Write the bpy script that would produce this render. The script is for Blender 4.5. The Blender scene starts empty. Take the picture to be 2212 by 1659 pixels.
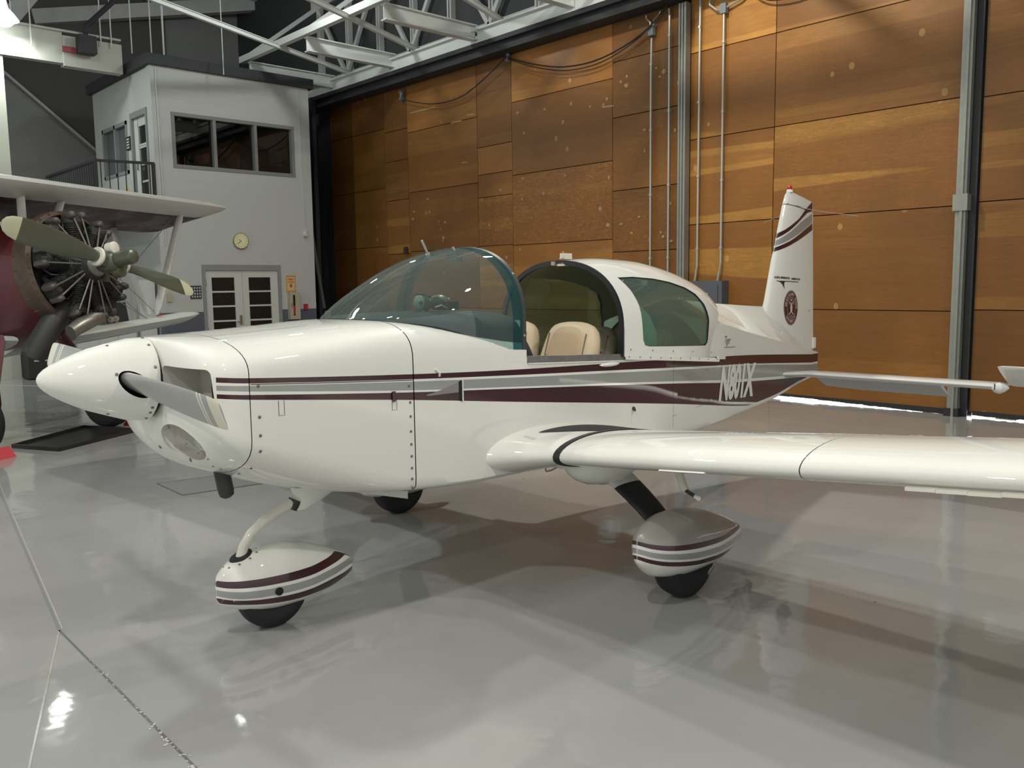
import bpy, bmesh, math, random
from mathutils import Vector, Matrix
from mathutils.geometry import tessellate_polygon
random.seed(7)
PI = math.pi
C = bpy.context.scene.collection
S = bpy.context.scene

# ------------------------------------------------------------ camera
fpx, pitch, roll, head = 1875.66, math.radians(6.5115), math.radians(-0.7664), math.radians(47.6315)
F = Vector((-math.sin(head)*math.cos(pitch), math.cos(head)*math.cos(pitch), -math.sin(pitch)))
R0 = Vector((math.cos(head), math.sin(head), 0)); U0 = R0.cross(F)
Rv = math.cos(roll)*R0+math.sin(roll)*U0; Uv = -math.sin(roll)*R0+math.cos(roll)*U0
cam = bpy.data.cameras.new('camera'); camo = bpy.data.objects.new('camera', cam); C.objects.link(camo)
cam.sensor_width = 36; cam.lens = fpx/2212*36; cam.clip_start = .05; cam.clip_end = 200
M = Matrix.Identity(4)
for i in range(3):
    M[i][0] = Rv[i]; M[i][1] = Uv[i]; M[i][2] = -F[i]
M[0][3], M[1][3], M[2][3] = 0, 0, 1.7
camo.matrix_world = M
S.camera = camo

# ------------------------------------------------------------ world, lamps, exposure
W = bpy.data.worlds.new('hangar_air'); S.world = W; W.use_nodes = True
bg = W.node_tree.nodes['Background']; bg.inputs[0].default_value = (.97, 1.0, .94, 1); bg.inputs[1].default_value = .60
S.view_settings.view_transform = 'Standard'; S.view_settings.look = 'None'
S.view_settings.gamma = 1; S.view_settings.exposure = 0.30; S.view_settings.use_curve_mapping = False
def area(name, loc, size, power, col=(1, .97, .92), target=None, shape='DISK', size_y=None):
    l = bpy.data.lights.new(name, 'AREA'); l.shape = shape; l.size = size; l.energy = power; l.color = col
    if size_y: l.size_y = size_y
    o = bpy.data.objects.new(name, l); C.objects.link(o); o.location = loc
    if target:
        o.rotation_euler = (Vector(target)-Vector(loc)).to_track_quat('-Z', 'Y').to_euler()
    return o
WARM, COOL = (1, .98, .91), (.93, 1, .96)
for (x, y, z, pw, c) in [(-1.6, -.8, 6.6, 124, WARM), (3.2, 4.6, 6.8, 185, WARM), (-1.5, 5.2, 6.8, 72, WARM), (-7.2, 7.9, 7.7, 270, (1, .93, .80)),
                         (-7.5, .8, 7.2, 140, COOL), (-4.5, -5.5, 7.0, 180, WARM), (3.0, -4, 7.0, 165, WARM),
                         (-13.5, -3.5, 7.4, 200, COOL), (-19.6, 1.0, 7.0, 110, COOL)]:
    area('bay_lamp_light', (x, y, z), .36, pw, c)
for (x, y, z, pw) in ((-14.3, 8.2, 7.5, 120), (-9.2, 8.4, 7.5, 70), (-12.0, 3.0, 8.0, 90), (-19.0, 8.6, 8.2, 40)):   # point fills added out of view to lighten the roof and beams
    l = bpy.data.lights.new('roof_fill_light', 'POINT'); l.energy = pw; l.color = COOL; l.shadow_soft_size = .14
    o = bpy.data.objects.new('roof_fill_light', l); C.objects.link(o); o.location = (x, y, z)
area('lamp_light_far', (-18.6, 4.37, 6.54), .34, 50, COOL)
area('daylight_gap_under_door', (-5.1, 11.46, .035), 3.2, 2.5, (1, 1, .93), target=(-5.1, 5, .035), shape='RECTANGLE', size_y=.045)

# ------------------------------------------------------------ materials
MATS = {}
def mat(name, col, rough=.5, metal=0, coat=0, spec=.5, noise=None, bump=None, emit=None, coatr=.03):
    m = bpy.data.materials.new(name); m.use_nodes = True; nt = m.node_tree; b = nt.nodes['Principled BSDF']
    b.inputs['Base Color'].default_value = (*col, 1); b.inputs['Roughness'].default_value = rough
    b.inputs['Metallic'].default_value = metal; b.inputs['Coat Weight'].default_value = coat
    b.inputs['Coat Roughness'].default_value = coatr; b.inputs['Specular IOR Level'].default_value = spec
    tc = nt.nodes.new('ShaderNodeTexCoord')
    if noise:   # (scale, amount, detail)
        n = nt.nodes.new('ShaderNodeTexNoise'); n.inputs['Scale'].default_value = noise[0]; n.inputs['Detail'].default_value = noise[2]
        nt.links.new(tc.outputs['Object'], n.inputs['Vector'])
        mx = nt.nodes.new('ShaderNodeMix'); mx.data_type = 'RGBA'
        k = 1-noise[1]
        mx.inputs['A'].default_value = (col[0]*k, col[1]*k, col[2]*k, 1)
        k = 1+noise[1]*.6
        mx.inputs['B'].default_value = (min(1, col[0]*k), min(1, col[1]*k), min(1, col[2]*k), 1)
        nt.links.new(n.outputs['Fac'], mx.inputs['Factor']); nt.links.new(mx.outputs['Result'], b.inputs['Base Color'])
    if bump:
        n = nt.nodes.new('ShaderNodeTexNoise'); n.inputs['Scale'].default_value = bump[0]; n.inputs['Detail'].default_value = 3
        nt.links.new(tc.outputs['Object'], n.inputs['Vector'])
        bp = nt.nodes.new('ShaderNodeBump'); bp.inputs['Strength'].default_value = bump[1]; bp.inputs['Distance'].default_value = .02
        nt.links.new(n.outputs['Fac'], bp.inputs['Height']); nt.links.new(bp.outputs['Normal'], b.inputs['Normal'])
    if emit:
        b.inputs['Emission Color'].default_value = (*emit[0], 1); b.inputs['Emission Strength'].default_value = emit[1]
    MATS[name] = m
    return m
white = mat('aircraft_white_paint', (.79, .79, .735), .5, coat=1.0, spec=.3, noise=(1.6, .04, 2), coatr=.015)
cream = mat('old_cream_paint', (.74, .71, .62), .35, coat=.4, noise=(9, .12, 4))
maroon = mat('maroon_paint', (.045, .010, .014), .3, coat=.7)
silver = mat('silver_grey_paint', (.36, .37, .36), .32, metal=.25, coat=.5)
taupe = mat('taupe_silver_paint', (.36, .345, .315), .34, metal=.2, coat=.6)
black = mat('black_rubber', (.012, .013, .016), .6, noise=(30, .4, 3))
dark = mat('dark_void', (.01, .01, .01), .9)
seam_m = mat('seam_dark', (.03, .028, .025), .8)
midgrey = mat('inlet_grey', (.50, .49, .45), .6)  # grey-beige of the inlet insides, also used for stencils
chrome = mat('bare_metal', (.55, .55, .53), .25, metal=1)
screwm = mat('screw_metal', (.22, .2, .17), .45, metal=.7)
bladem = mat('propeller_grey', (.38, .39, .38), .3, metal=.45, coat=.5, noise=(7, .12, 3))
bladetip = mat('propeller_tip_cream', (.70, .68, .55), .35, coat=.4, noise=(12, .08, 3))
darkmetal = mat('dark_steel', (.06, .06, .062), .5, metal=.5, noise=(12, .3, 3))
tan = mat('tan_leather', (.52, .37, .22), .5, noise=(14, .08, 3), bump=(120, .15))
tan2 = mat('light_tan_leather', (.62, .49, .33), .5, noise=(14, .06, 3))
olivecloth = mat('headliner_khaki', (.30, .28, .18), .85, noise=(20, .1, 3))
glarem = mat('glareshield_teal', (.018, .036, .038), .8, noise=(6, .2, 3))
windowseal = mat('black_seal', (.015, .015, .018), .35)
steelw = mat('white_steel_beam', (.62, .64, .62), .55, noise=(3, .1, 3))
steelg = mat('grey_steel', (.46, .46, .455), .6, noise=(4, .15, 3))
steeld = mat('black_steel_track', (.018, .019, .021), .6)
galv = mat('galvanised_post', (.30, .31, .28), .45, metal=.5, noise=(9, .2, 4))
galv2 = mat('galvanised_conduit', (.42, .41, .36), .4, metal=.5)
boxblue = mat('panel_box_blue_grey', (.085, .095, .115), .5, noise=(5, .1, 2))
jboxm = mat('junction_box_grey', (.16, .19, .20), .5)
bluewall = mat('slate_blue_paint', (.085, .095, .125), .6)
trimg = mat('door_frame_grey', (.24, .24, .24), .6)
doorw = mat('door_white_paint', (.55, .56, .53), .5, noise=(6, .05, 3))
darkglass = mat('dark_office_glass', (.012, .013, .013), .12, spec=.5)
darktrim = mat('dark_roof_trim', (.035, .036, .04), .7)
roofm = mat('roof_deck_grey', (.42, .41, .405), .9, noise=(2, .3, 4))
cable_m = mat('black_cable', (.01, .01, .01), .7)
redp = mat('red_paint', (.45, .02, .03), .5)
orange = mat('orange_plastic', (.55, .09, .02), .6)
yellow = mat('yellow_paint', (.60, .40, .03), .5)
clockf = mat('clock_face', (.72, .70, .42), .5)
beige = mat('beige_cabinet', (.42, .37, .28), .6)
paper = mat('white_paper', (.42, .44, .43), .7)
bred = mat('biplane_maroon_fabric', (.10, .010, .018), .45, coat=.3, noise=(3, .2, 3))
bwhite = mat('biplane_white_fabric', (.58, .57, .54), .45, coat=.3, noise=(2.5, .08, 3))
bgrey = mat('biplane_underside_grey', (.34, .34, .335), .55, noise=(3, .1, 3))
olive = mat('olive_propeller', (.11, .12, .085), .35, metal=.3, coat=.4, noise=(6, .12, 3))
ironm = mat('engine_iron', (.05, .048, .044), .5, metal=.5, noise=(40, .5, 4), bump=(60, .6))
alum = mat('engine_aluminium', (.28, .27, .24), .4, metal=.7, noise=(25, .4, 4))
rustm = mat('rusty_ring', (.13, .095, .07), .5, metal=.6, noise=(14, .4, 4))
epipe = mat('exhaust_pipe', (.035, .033, .032), .55, metal=.0, noise=(9, .3, 4))
redlens = mat('red_lens', (.45, .01, .01), .2)
floorline = mat('floor_line_pale', (.5, .49, .36), .4)
traym = mat('tray_dark', (.03, .03, .032), .3, metal=.3)
greenp = mat('headset_green', (.16, .24, .15), .35)
lampglow = mat('lamp_glow', (1, 1, 1), .5, emit=((.92, 1, .95), 14))
daygap = mat('daylight', (1, 1, 1), .5, emit=((1, 1, .9), 3.2))

def glassmat(name, tint, mixf=.12, rough=.0, haze=0, hcol=(.45, .55, .53)):
    m = bpy.data.materials.new(name); m.use_nodes = True; nt = m.node_tree; nt.nodes.clear()
    o = nt.nodes.new('ShaderNodeOutputMaterial'); t = nt.nodes.new('ShaderNodeBsdfTransparent'); g = nt.nodes.new('ShaderNodeBsdfGlossy')
    t.inputs[0].default_value = (*tint, 1); g.inputs['Roughness'].default_value = rough; g.inputs[0].default_value = (1, 1, 1, 1)
    lw = nt.nodes.new('ShaderNodeLayerWeight'); lw.inputs[0].default_value = .32
    mr = nt.nodes.new('ShaderNodeMapRange'); mr.inputs[3].default_value = mixf*.5; mr.inputs[4].default_value = .5
    pw = nt.nodes.new('ShaderNodeMath'); pw.operation = 'POWER'; pw.inputs[1].default_value = 2.2
    nt.links.new(lw.outputs['Facing'], pw.inputs[0]); nt.links.new(pw.outputs[0], mr.inputs[0])
    x = nt.nodes.new('ShaderNodeMixShader')
    nt.links.new(mr.outputs[0], x.inputs[0]); nt.links.new(t.outputs[0], x.inputs[1]); nt.links.new(g.outputs[0], x.inputs[2])
    if haze:      # dust film, with the perspex's pale grey reflections mixed into the colour
        d = nt.nodes.new('ShaderNodeBsdfDiffuse'); d.inputs[0].default_value = (*hcol, 1); y = nt.nodes.new('ShaderNodeMixShader'); y.inputs[0].default_value = haze
        nt.links.new(x.outputs[0], y.inputs[1]); nt.links.new(d.outputs[0], y.inputs[2]); nt.links.new(y.outputs[0], o.inputs[0])
    else: nt.links.new(x.outputs[0], o.inputs[0])
    return m
wsglass = glassmat('tinted_perspex', (.68, .79, .77), .12, haze=.09)
wsband = glassmat('teal_perspex_edge', (.16, .34, .37), .1, haze=.16, hcol=(.10, .28, .30))
cwglass = glassmat('green_side_perspex', (.55, .70, .62), .16, haze=.13, hcol=(.40, .50, .45))

def wood_mat():
    m = bpy.data.materials.new('plywood_varnished'); m.use_nodes = True; nt = m.node_tree; N = nt.nodes; L = nt.links
    b = N['Principled BSDF']; b.inputs['Roughness'].default_value = .42; b.inputs['Specular IOR Level'].default_value = .35
    g = N.new('ShaderNodeNewGeometry'); oi = N.new('ShaderNodeObjectInfo')
    def math_(op, a, b_=None):
        n = N.new('ShaderNodeMath'); n.operation = op
        for i, v in enumerate((a, b_)):
            if v is None: continue
            if isinstance(v, (int, float)): n.inputs[i].default_value = v
            else: L.new(v, n.inputs[i])
        return n.outputs[0]
    def comb(sx, sy, sz):
        v = N.new('ShaderNodeVectorMath'); v.operation = 'MULTIPLY'; v.inputs[1].default_value = (sx, sy, sz); L.new(g.outputs['Position'], v.inputs[0])
        a = N.new('ShaderNodeVectorMath'); a.operation = 'ADD'; L.new(v.outputs[0], a.inputs[0])
        c = N.new('ShaderNodeCombineXYZ'); L.new(math_('MULTIPLY', oi.outputs['Random'], 37.0), c.inputs[0]); L.new(math_('MULTIPLY', oi.outputs['Random'], 91.0), c.inputs[2])
        L.new(c.outputs[0], a.inputs[1]); return a.outputs[0]
    def noise(vec, scale, det, dist=0):
        n = N.new('ShaderNodeTexNoise'); n.inputs['Scale'].default_value = scale; n.inputs['Detail'].default_value = det; n.inputs['Distortion'].default_value = dist
        L.new(vec, n.inputs['Vector']); return n.outputs['Fac']
    def ramp(fac, stops, cst=False):
        r = N.new('ShaderNodeValToRGB'); cr = r.color_ramp
        if cst: cr.interpolation = 'CONSTANT'
        while len(cr.elements) < len(stops): cr.elements.new(.5)
        for e, (p, c) in zip(cr.elements, stops): e.position = p; e.color = (c, c, c, 1)
        L.new(fac, r.inputs[0]); return r.outputs[0]
    # veneer strips: long in x, sharp edged in z
    bands = ramp(noise(comb(.05, 0, 1.5), 1.0, 1.2, .0), [(0, 0), (.50, 0), (.512, 1), (.60, 1), (.61, .35), (.70, .5)])
    grain = ramp(noise(comb(2.2, 0, 26), 1.0, 5, 1.4), [(.3, 0), (.7, 1)])
    swirl = ramp(noise(comb(1.3, 0, 6), 2.6, 3, 2.6), [(.40, 0), (.48, 1), (.53, .1), (.62, .8)])
    stain = ramp(noise(comb(.6, 0, .45), 1.0, 4, .6), [(.35, 0), (.68, 1)])
    vor = N.new('ShaderNodeTexVoronoi'); vor.inputs['Scale'].default_value = 3.4; L.new(comb(1, 0, .8), vor.inputs['Vector'])
    vc = N.new('ShaderNodeSeparateColor'); L.new(vor.outputs['Color'], vc.inputs[0])
    plug = math_('MULTIPLY', math_('LESS_THAN', vor.outputs['Distance'], .13), math_('GREATER_THAN', vc.outputs[0], .80))
    def mix(f, a, b_, bl='MIX'):
        n = N.new('ShaderNodeMix'); n.data_type = 'RGBA'; n.blend_type = bl
        if isinstance(f, (int, float)): n.inputs['Factor'].default_value = f
        else: L.new(f, n.inputs['Factor'])
        for k, v in (('A', a), ('B', b_)):
            if isinstance(v, tuple): n.inputs[k].default_value = (*v, 1)
            else: L.new(v, n.inputs[k])
        return n.outputs['Result']
    sep = N.new('ShaderNodeSeparateColor'); L.new(oi.outputs['Color'], sep.inputs[0])   # r: brightness, g: bandiness, b: swirl
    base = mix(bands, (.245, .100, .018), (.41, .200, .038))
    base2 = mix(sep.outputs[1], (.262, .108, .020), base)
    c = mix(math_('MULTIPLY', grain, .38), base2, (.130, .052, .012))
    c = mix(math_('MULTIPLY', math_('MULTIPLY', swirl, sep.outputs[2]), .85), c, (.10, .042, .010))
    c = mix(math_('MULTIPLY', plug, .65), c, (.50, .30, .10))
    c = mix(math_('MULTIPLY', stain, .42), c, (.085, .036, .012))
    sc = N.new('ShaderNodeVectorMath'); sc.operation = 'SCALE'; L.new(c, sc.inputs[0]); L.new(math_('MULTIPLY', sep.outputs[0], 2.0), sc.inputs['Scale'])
    L.new(sc.outputs[0], b.inputs['Base Color'])
    return m
wood = wood_mat()

def floor_mat():
    m = bpy.data.materials.new('grey_epoxy_floor'); m.use_nodes = True; nt = m.node_tree; N = nt.nodes; L = nt.links
    b = N['Principled BSDF']; tc = N.new('ShaderNodeTexCoord')
    n = N.new('ShaderNodeTexNoise'); n.inputs['Scale'].default_value = .55; n.inputs['Detail'].default_value = 5; n.inputs['Distortion'].default_value = .6
    L.new(tc.outputs['Object'], n.inputs['Vector'])
    r = N.new('ShaderNodeValToRGB'); r.color_ramp.elements[0].position = .3; r.color_ramp.elements[1].position = .72
    r.color_ramp.elements[0].color = (.285, .287, .280, 1); r.color_ramp.elements[1].color = (.35, .347, .342, 1)  # darker mottling colours in the reflections of the trusses
    L.new(n.outputs['Fac'], r.inputs[0])
    v = N.new('ShaderNodeTexVoronoi'); v.inputs['Scale'].default_value = 1.7; L.new(tc.outputs['Object'], v.inputs['Vector'])
    lt = N.new('ShaderNodeMath'); lt.operation = 'LESS_THAN'; lt.inputs[1].default_value = .016; L.new(v.outputs['Distance'], lt.inputs[0])
    mx = N.new('ShaderNodeMix'); mx.data_type = 'RGBA'; mx.inputs['B'].default_value = (.10, .10, .10, 1)
    L.new(lt.outputs[0], mx.inputs['Factor']); L.new(r.outputs[0], mx.inputs['A']); L.new(mx.outputs['Result'], b.inputs['Base Color'])
    n2 = N.new('ShaderNodeTexNoise'); n2.inputs['Scale'].default_value = 1.3; n2.inputs['Detail'].default_value = 4; L.new(tc.outputs['Object'], n2.inputs['Vector'])
    mr = N.new('ShaderNodeMapRange'); mr.inputs[3].default_value = .03; mr.inputs[4].default_value = .11; L.new(n2.outputs['Fac'], mr.inputs[0]); L.new(mr.outputs[0], b.inputs['Roughness'])
    n3 = N.new('ShaderNodeTexNoise'); n3.inputs['Scale'].default_value = 2.4; n3.inputs['Detail'].default_value = 3; L.new(tc.outputs['Object'], n3.inputs['Vector'])
    n4 = N.new('ShaderNodeTexNoise'); n4.inputs['Scale'].default_value = 60; n4.inputs['Detail'].default_value = 2; L.new(tc.outputs['Object'], n4.inputs['Vector'])
    ad = N.new('ShaderNodeMath'); ad.operation = 'MULTIPLY_ADD'; ad.inputs[1].default_value = .012; L.new(n4.outputs['Fac'], ad.inputs[0]); L.new(n3.outputs['Fac'], ad.inputs[2])
    bp = N.new('ShaderNodeBump'); bp.inputs['Strength'].default_value = .18; bp.inputs['Distance'].default_value = .03
    L.new(ad.outputs[0], bp.inputs['Height']); L.new(bp.outputs['Normal'], b.inputs['Normal'])
    b.inputs['Specular IOR Level'].default_value = .62
    return m
floorm = floor_mat()

def block_mat(name, col):
    m = bpy.data.materials.new(name); m.use_nodes = True; nt = m.node_tree; N = nt.nodes; L = nt.links
    b = N['Principled BSDF']; b.inputs['Base Color'].default_value = (*col, 1); b.inputs['Roughness'].default_value = .6
    g = N.new('ShaderNodeNewGeometry'); s = N.new('ShaderNodeSeparateXYZ'); L.new(g.outputs['Position'], s.inputs[0])
    a = N.new('ShaderNodeMath'); L.new(s.outputs[0], a.inputs[0]); L.new(s.outputs[1], a.inputs[1])
    c = N.new('ShaderNodeCombineXYZ'); L.new(a.outputs[0], c.inputs[0]); L.new(s.outputs[2], c.inputs[1])
    t = N.new('ShaderNodeTexBrick'); t.inputs['Scale'].default_value = 1; t.inputs['Brick Width'].default_value = .41; t.inputs['Row Height'].default_value = .205
    t.inputs['Mortar Size'].default_value = .008; t.inputs['Mortar Smooth'].default_value = .4; L.new(c.outputs[0], t.inputs['Vector'])
    bp = N.new('ShaderNodeBump'); bp.invert = True; bp.inputs['Strength'].default_value = .35; bp.inputs['Distance'].default_value = .006
    L.new(t.outputs['Fac'], bp.inputs['Height']); L.new(bp.outputs['Normal'], b.inputs['Normal'])
    return m
blockw = block_mat('painted_block_white', (.46, .47, .455))
blockg = block_mat('painted_block_grey', (.24, .24, .24))
blockb = block_mat('painted_block_blue', (.085, .095, .125))

# ------------------------------------------------------------ geometry helpers
class MB:
    def __init__(s): s.v = []; s.f = []; s.m = []
    def add(s, v, f, mi=0):
        o = len(s.v); s.v += [tuple(p) for p in v]; s.f += [tuple(i+o for i in q) for q in f]
        s.m += (mi if isinstance(mi, list) else [mi]*len(f)); return s
    def box(s, c, d, mi=0, rot=None):
        x, y, z = d[0]/2, d[1]/2, d[2]/2
        P = [Vector((sx*x, sy*y, sz*z)) for sx in (-1, 1) for sy in (-1, 1) for sz in (-1, 1)]
        if rot is not None: P = [rot @ p for p in P]
        P = [p+Vector(c) for p in P]
        return s.add(P, [(0, 1, 3, 2), (4, 6, 7, 5), (0, 4, 5, 1), (2, 3, 7, 6), (0, 2, 6, 4), (1, 5, 7, 3)], mi)
    def box2(s, a, b, mi=0):
        return s.box([(a[i]+b[i])/2 for i in range(3)], [abs(b[i]-a[i]) for i in range(3)], mi)
    def bar(s, a, b, w, h, mi=0, up=(0, 0, 1)):
        a, b = Vector(a), Vector(b); d = (b-a); L_ = d.length; d.normalize(); upv = Vector(up)
        if abs(d.dot(upv)) > .98: upv = Vector((1, 0, 0))
        sd = d.cross(upv).normalized(); u2 = sd.cross(d)
        return s.box((a+b)/2, (w, L_, h), mi, Matrix((sd, d, u2)).transposed())
    def tube(s, pts, r, n=8, mi=0, cap=True, flat=1.0):
        pts = [Vector(p) for p in pts]; rr = r if isinstance(r, (list, tuple)) else [r]*len(pts)
        rings = []; pu = None
        for i, p in enumerate(pts):
            d = (pts[min(i+1, len(pts)-1)]-pts[max(i-1, 0)]).normalized()
            if pu is None:
                pu = Vector((0, 0, 1)) if abs(d.z) < .9 else Vector((1, 0, 0))
            sd = d.cross(pu).normalized(); pu = sd.cross(d).normalized()
            rings.append([p+rr[i]*(math.cos(2*PI*k/n)*sd*flat+math.sin(2*PI*k/n)*pu) for k in range(n)])
        return s.loft(rings, mi, cap, cap)
    def loft(s, rings, mi=0, c0=True, c1=True, closed=True, rowm=None, skip=None):
        n = len(rings[0]); v = [p for r in rings for p in r]; f = []; ms = []
        for i in range(len(rings)-1):
            for j in range(n if closed else n-1):
                if skip and skip(i, j): continue
                f.append((i*n+j, i*n+(j+1) % n, (i+1)*n+(j+1) % n, (i+1)*n+j)); ms.append(rowm(i, j) if rowm else mi)
        if c0: f.append(tuple(range(n))[::-1]); ms.append(mi if not rowm else 0)
        if c1: f.append(tuple((len(rings)-1)*n+j for j in range(n))); ms.append(mi if not rowm else 0)
        return s.add(v, f, ms)
    def lathe(s, prof, a, d, n=32, mi=0, rowm=None):   # prof: (t, r) along unit axis d from a
        a = Vector(a); d = Vector(d).normalized(); up = Vector((0, 0, 1)) if abs(d.z) < .9 else Vector((1, 0, 0))
        sd = d.cross(up).normalized(); u2 = sd.cross(d)
        rings = [[a+d*t+max(r, 1e-4)*(math.cos(2*PI*k/n)*sd+math.sin(2*PI*k/n)*u2) for k in range(n)] for t, r in prof]
        return s.loft(rings, mi, True, True, rowm=rowm)
    def prism(s, poly, d, mi=0):   # poly 3D points planar, extruded by vector d
        d = Vector(d); n = len(poly); P = [Vector(p) for p in poly]; Q = [p+d for p in P]
        tri = tessellate_polygon([P])
        f = [tuple(t) for t in tri]+[tuple(i+n for i in t[::-1]) for t in tri]+[(i, (i+1) % n, n+(i+1) % n, n+i) for i in range(n)]
        return s.add(P+Q, f, mi)
    def build(s, name, mats, parent=None, smooth=None, loc=None, **props):
        me = bpy.data.meshes.new(name); o3 = Vector(loc) if loc is not None else Vector((0, 0, 0))
        me.from_pydata([tuple(Vector(p)-o3) for p in s.v], [], s.f)
        ml = mats if isinstance(mats, (list, tuple)) else [mats]
        for m in ml: me.materials.append(m)
        for p, k in zip(me.polygons, s.m): p.material_index = k
        bm = bmesh.new(); bm.from_mesh(me); bmesh.ops.recalc_face_normals(bm, faces=bm.faces); bm.to_mesh(me); bm.free()
        if smooth:
            me.polygons.foreach_set('use_smooth', [True]*len(me.polygons)); me.set_sharp_from_angle(angle=math.radians(smooth))
        o = bpy.data.objects.new(name, me); C.objects.link(o); o.location = o3
        if parent: o.parent = parent
        for k, v in props.items(): o[k] = v
        return o
def empty(name, loc=(0, 0, 0), rz=0, rot=None, parent=None, **props):
    o = bpy.data.objects.new(name, None); C.objects.link(o); o.location = loc; o.rotation_euler = rot if rot else (0, 0, rz); o.empty_display_size = .1
    if parent: o.parent = parent
    for k, v in props.items(): o[k] = v
    return o
def dupe(o, parent=None, loc=None, **props):
    c = o.copy(); C.objects.link(c)
    if parent: c.parent = parent
    if loc is not None: c.location = loc
    for k, v in props.items(): c[k] = v
    return c
def boolean(o, cutter, op='DIFFERENCE'):
    md = o.modifiers.new('b', 'BOOLEAN'); md.operation = op; md.solver = 'EXACT'; md.object = cutter
    dg = bpy.context.evaluated_depsgraph_get(); dg.update()
    me = bpy.data.meshes.new_from_object(o.evaluated_get(dg)); o.modifiers.clear(); o.data = me
    bpy.data.objects.remove(cutter, do_unlink=True)
def text_mesh(txt, size=1, bold=0, align='CENTER', shear=0, spacing=1, ext=0.0):
    cu = bpy.data.curves.new('t', 'FONT'); cu.body = txt; cu.size = size; cu.offset = bold; cu.align_x = align; cu.align_y = 'BOTTOM_BASELINE'
    cu.shear = shear; cu.space_character = spacing; cu.extrude = ext; cu.resolution_u = 3; cu.fill_mode = 'BOTH' if ext else 'FRONT'
    o = bpy.data.objects.new('t', cu); C.objects.link(o)
    dg = bpy.context.evaluated_depsgraph_get(); dg.update()
    me = bpy.data.meshes.new_from_object(o.evaluated_get(dg))
    v = [tuple(p.co) for p in me.vertices]; f = [tuple(p.vertices) for p in me.polygons]
    bpy.data.objects.remove(o, do_unlink=True); bpy.data.meshes.remove(me)
    return v, f
def text_part(name, txt, fn, m, parent, bold=0, shear=0, **props):
    """text normalised to 0..1 x 0..1 box and mapped by fn(s, t) -> point"""
    v, f = text_mesh(txt, 1, bold, 'LEFT', shear)
    x0 = min(p[0] for p in v); x1 = max(p[0] for p in v); y0 = min(p[1] for p in v); y1 = max(p[1] for p in v)
    mb = MB(); mb.add([fn((p[0]-x0)/(x1-x0), (p[1]-y0)/(y1-y0)) for p in v], f)
    return mb.build(name, m, parent, **props)
def interp(tab, x):
    if x <= tab[0][0]: return tab[0][1]
    for (a, va), (b, vb) in zip(tab, tab[1:]):
        if x <= b:
            t = (x-a)/(b-a)
            if isinstance(va, (tuple, list)): return [p+(q-p)*t for p, q in zip(va, vb)]
            return va+(vb-va)*t
    return tab[-1][1]
def sinterp(tab, x):   # smooth (monotone cubic-ish) interpolation of scalar table
    n = len(tab)
    if x <= tab[0][0]: return tab[0][1]
    if x >= tab[-1][0]: return tab[-1][1]
    X = [t[0] for t in tab]; Y = [t[1] for t in tab]
    d = [(Y[i+1]-Y[i])/(X[i+1]-X[i]) for i in range(n-1)]
    m = [d[0]]+[0 if d[i-1]*d[i] <= 0 else 2*d[i-1]*d[i]/(d[i-1]+d[i]) for i in range(1, n-1)]+[d[-1]]
    for i in range(n-1):
        if x <= X[i+1]:
            h = X[i+1]-X[i]; t = (x-X[i])/h
            return Y[i]*(1+2*t)*(1-t)**2+h*m[i]*t*(1-t)**2+Y[i+1]*t*t*(3-2*t)+h*m[i+1]*t*t*(t-1)
def frange(a, b, n): return [a+(b-a)*i/(n-1) for i in range(n)]
# ============================================================ SETTING
STR = dict(kind='structure')
WY = 11.37
mb = MB(); mb.add([(-30, -14, 0), (12, -14, 0), (12, 14, 0), (-30, 14, 0)], [(0, 1, 2, 3)])
flo = mb.build('floor', floorm, **STR)
# floor joints, scratches and cover plates
def strip(name, pts, w, m, z=.0012, **p):
    mb = MB(); P = [Vector((a, b, 0)) for a, b in pts]; v = []
    for i, q in enumerate(P):
        d = (P[min(i+1, len(P)-1)]-P[max(i-1, 0)]).normalized(); n = Vector((-d.y, d.x, 0)); ww = w*(1 if not isinstance(w, list) else 1)
        v += [q+n*ww/2+Vector((0, 0, z)), q-n*ww/2+Vector((0, 0, z))]
    mb.add(v, [(2*i, 2*i+1, 2*i+3, 2*i+2) for i in range(len(P)-1)])
    return mb.build(name, m, flo, **p)
jm = mat('floor_joint', (.13, .13, .13), .5); jl = mat('floor_joint_light', (.45, .44, .42), .2, noise=(60, .3, 3))
strip('floor_joint', [(-9.6, 1.85), (-8.39, 1.67), (-4.66, 1.14)], .012, mat('floor_joint_soft', (.20, .20, .20), .5))
strip('floor_joint', [(-9.6, 1.87), (-8.39, 1.69), (-4.66, 1.155)], .008, jl, .0018)
strip('floor_joint', [(-4.66, 1.14), (-2.9, 1.125), (-1.2, 1.10)], .011, jm)
strip('floor_joint', [(-4.66, 1.14), (-3.36, .69), (-2.4, .36)], .008, jl)
rr = random.Random(3); mb = MB()
for i in range(110):   # chipped, glinting edge of the joint
    t = rr.random(); x = -4.3+t*1.75+rr.uniform(-.012, .012); y = 1.136-.018*t+rr.gauss(0, .009); r = rr.uniform(.003, .011)*(.5+t)
    n = 5; ph = rr.random()*6; mb.add([(x+r*math.cos(ph+k*2*PI/n)*rr.uniform(.5, 1.2), y+r*.7*math.sin(ph+k*2*PI/n), .0016) for k in range(n)]+[(x, y, .0016+r*.35)], [(k, (k+1) % n, n) for k in range(n)])
mb.build('joint_chips', mat('resin_chip', (.5, .48, .46), .08), flo, kind='stuff')
plt_m = mat('floor_plate', (.26, .262, .26), .2)
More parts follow.
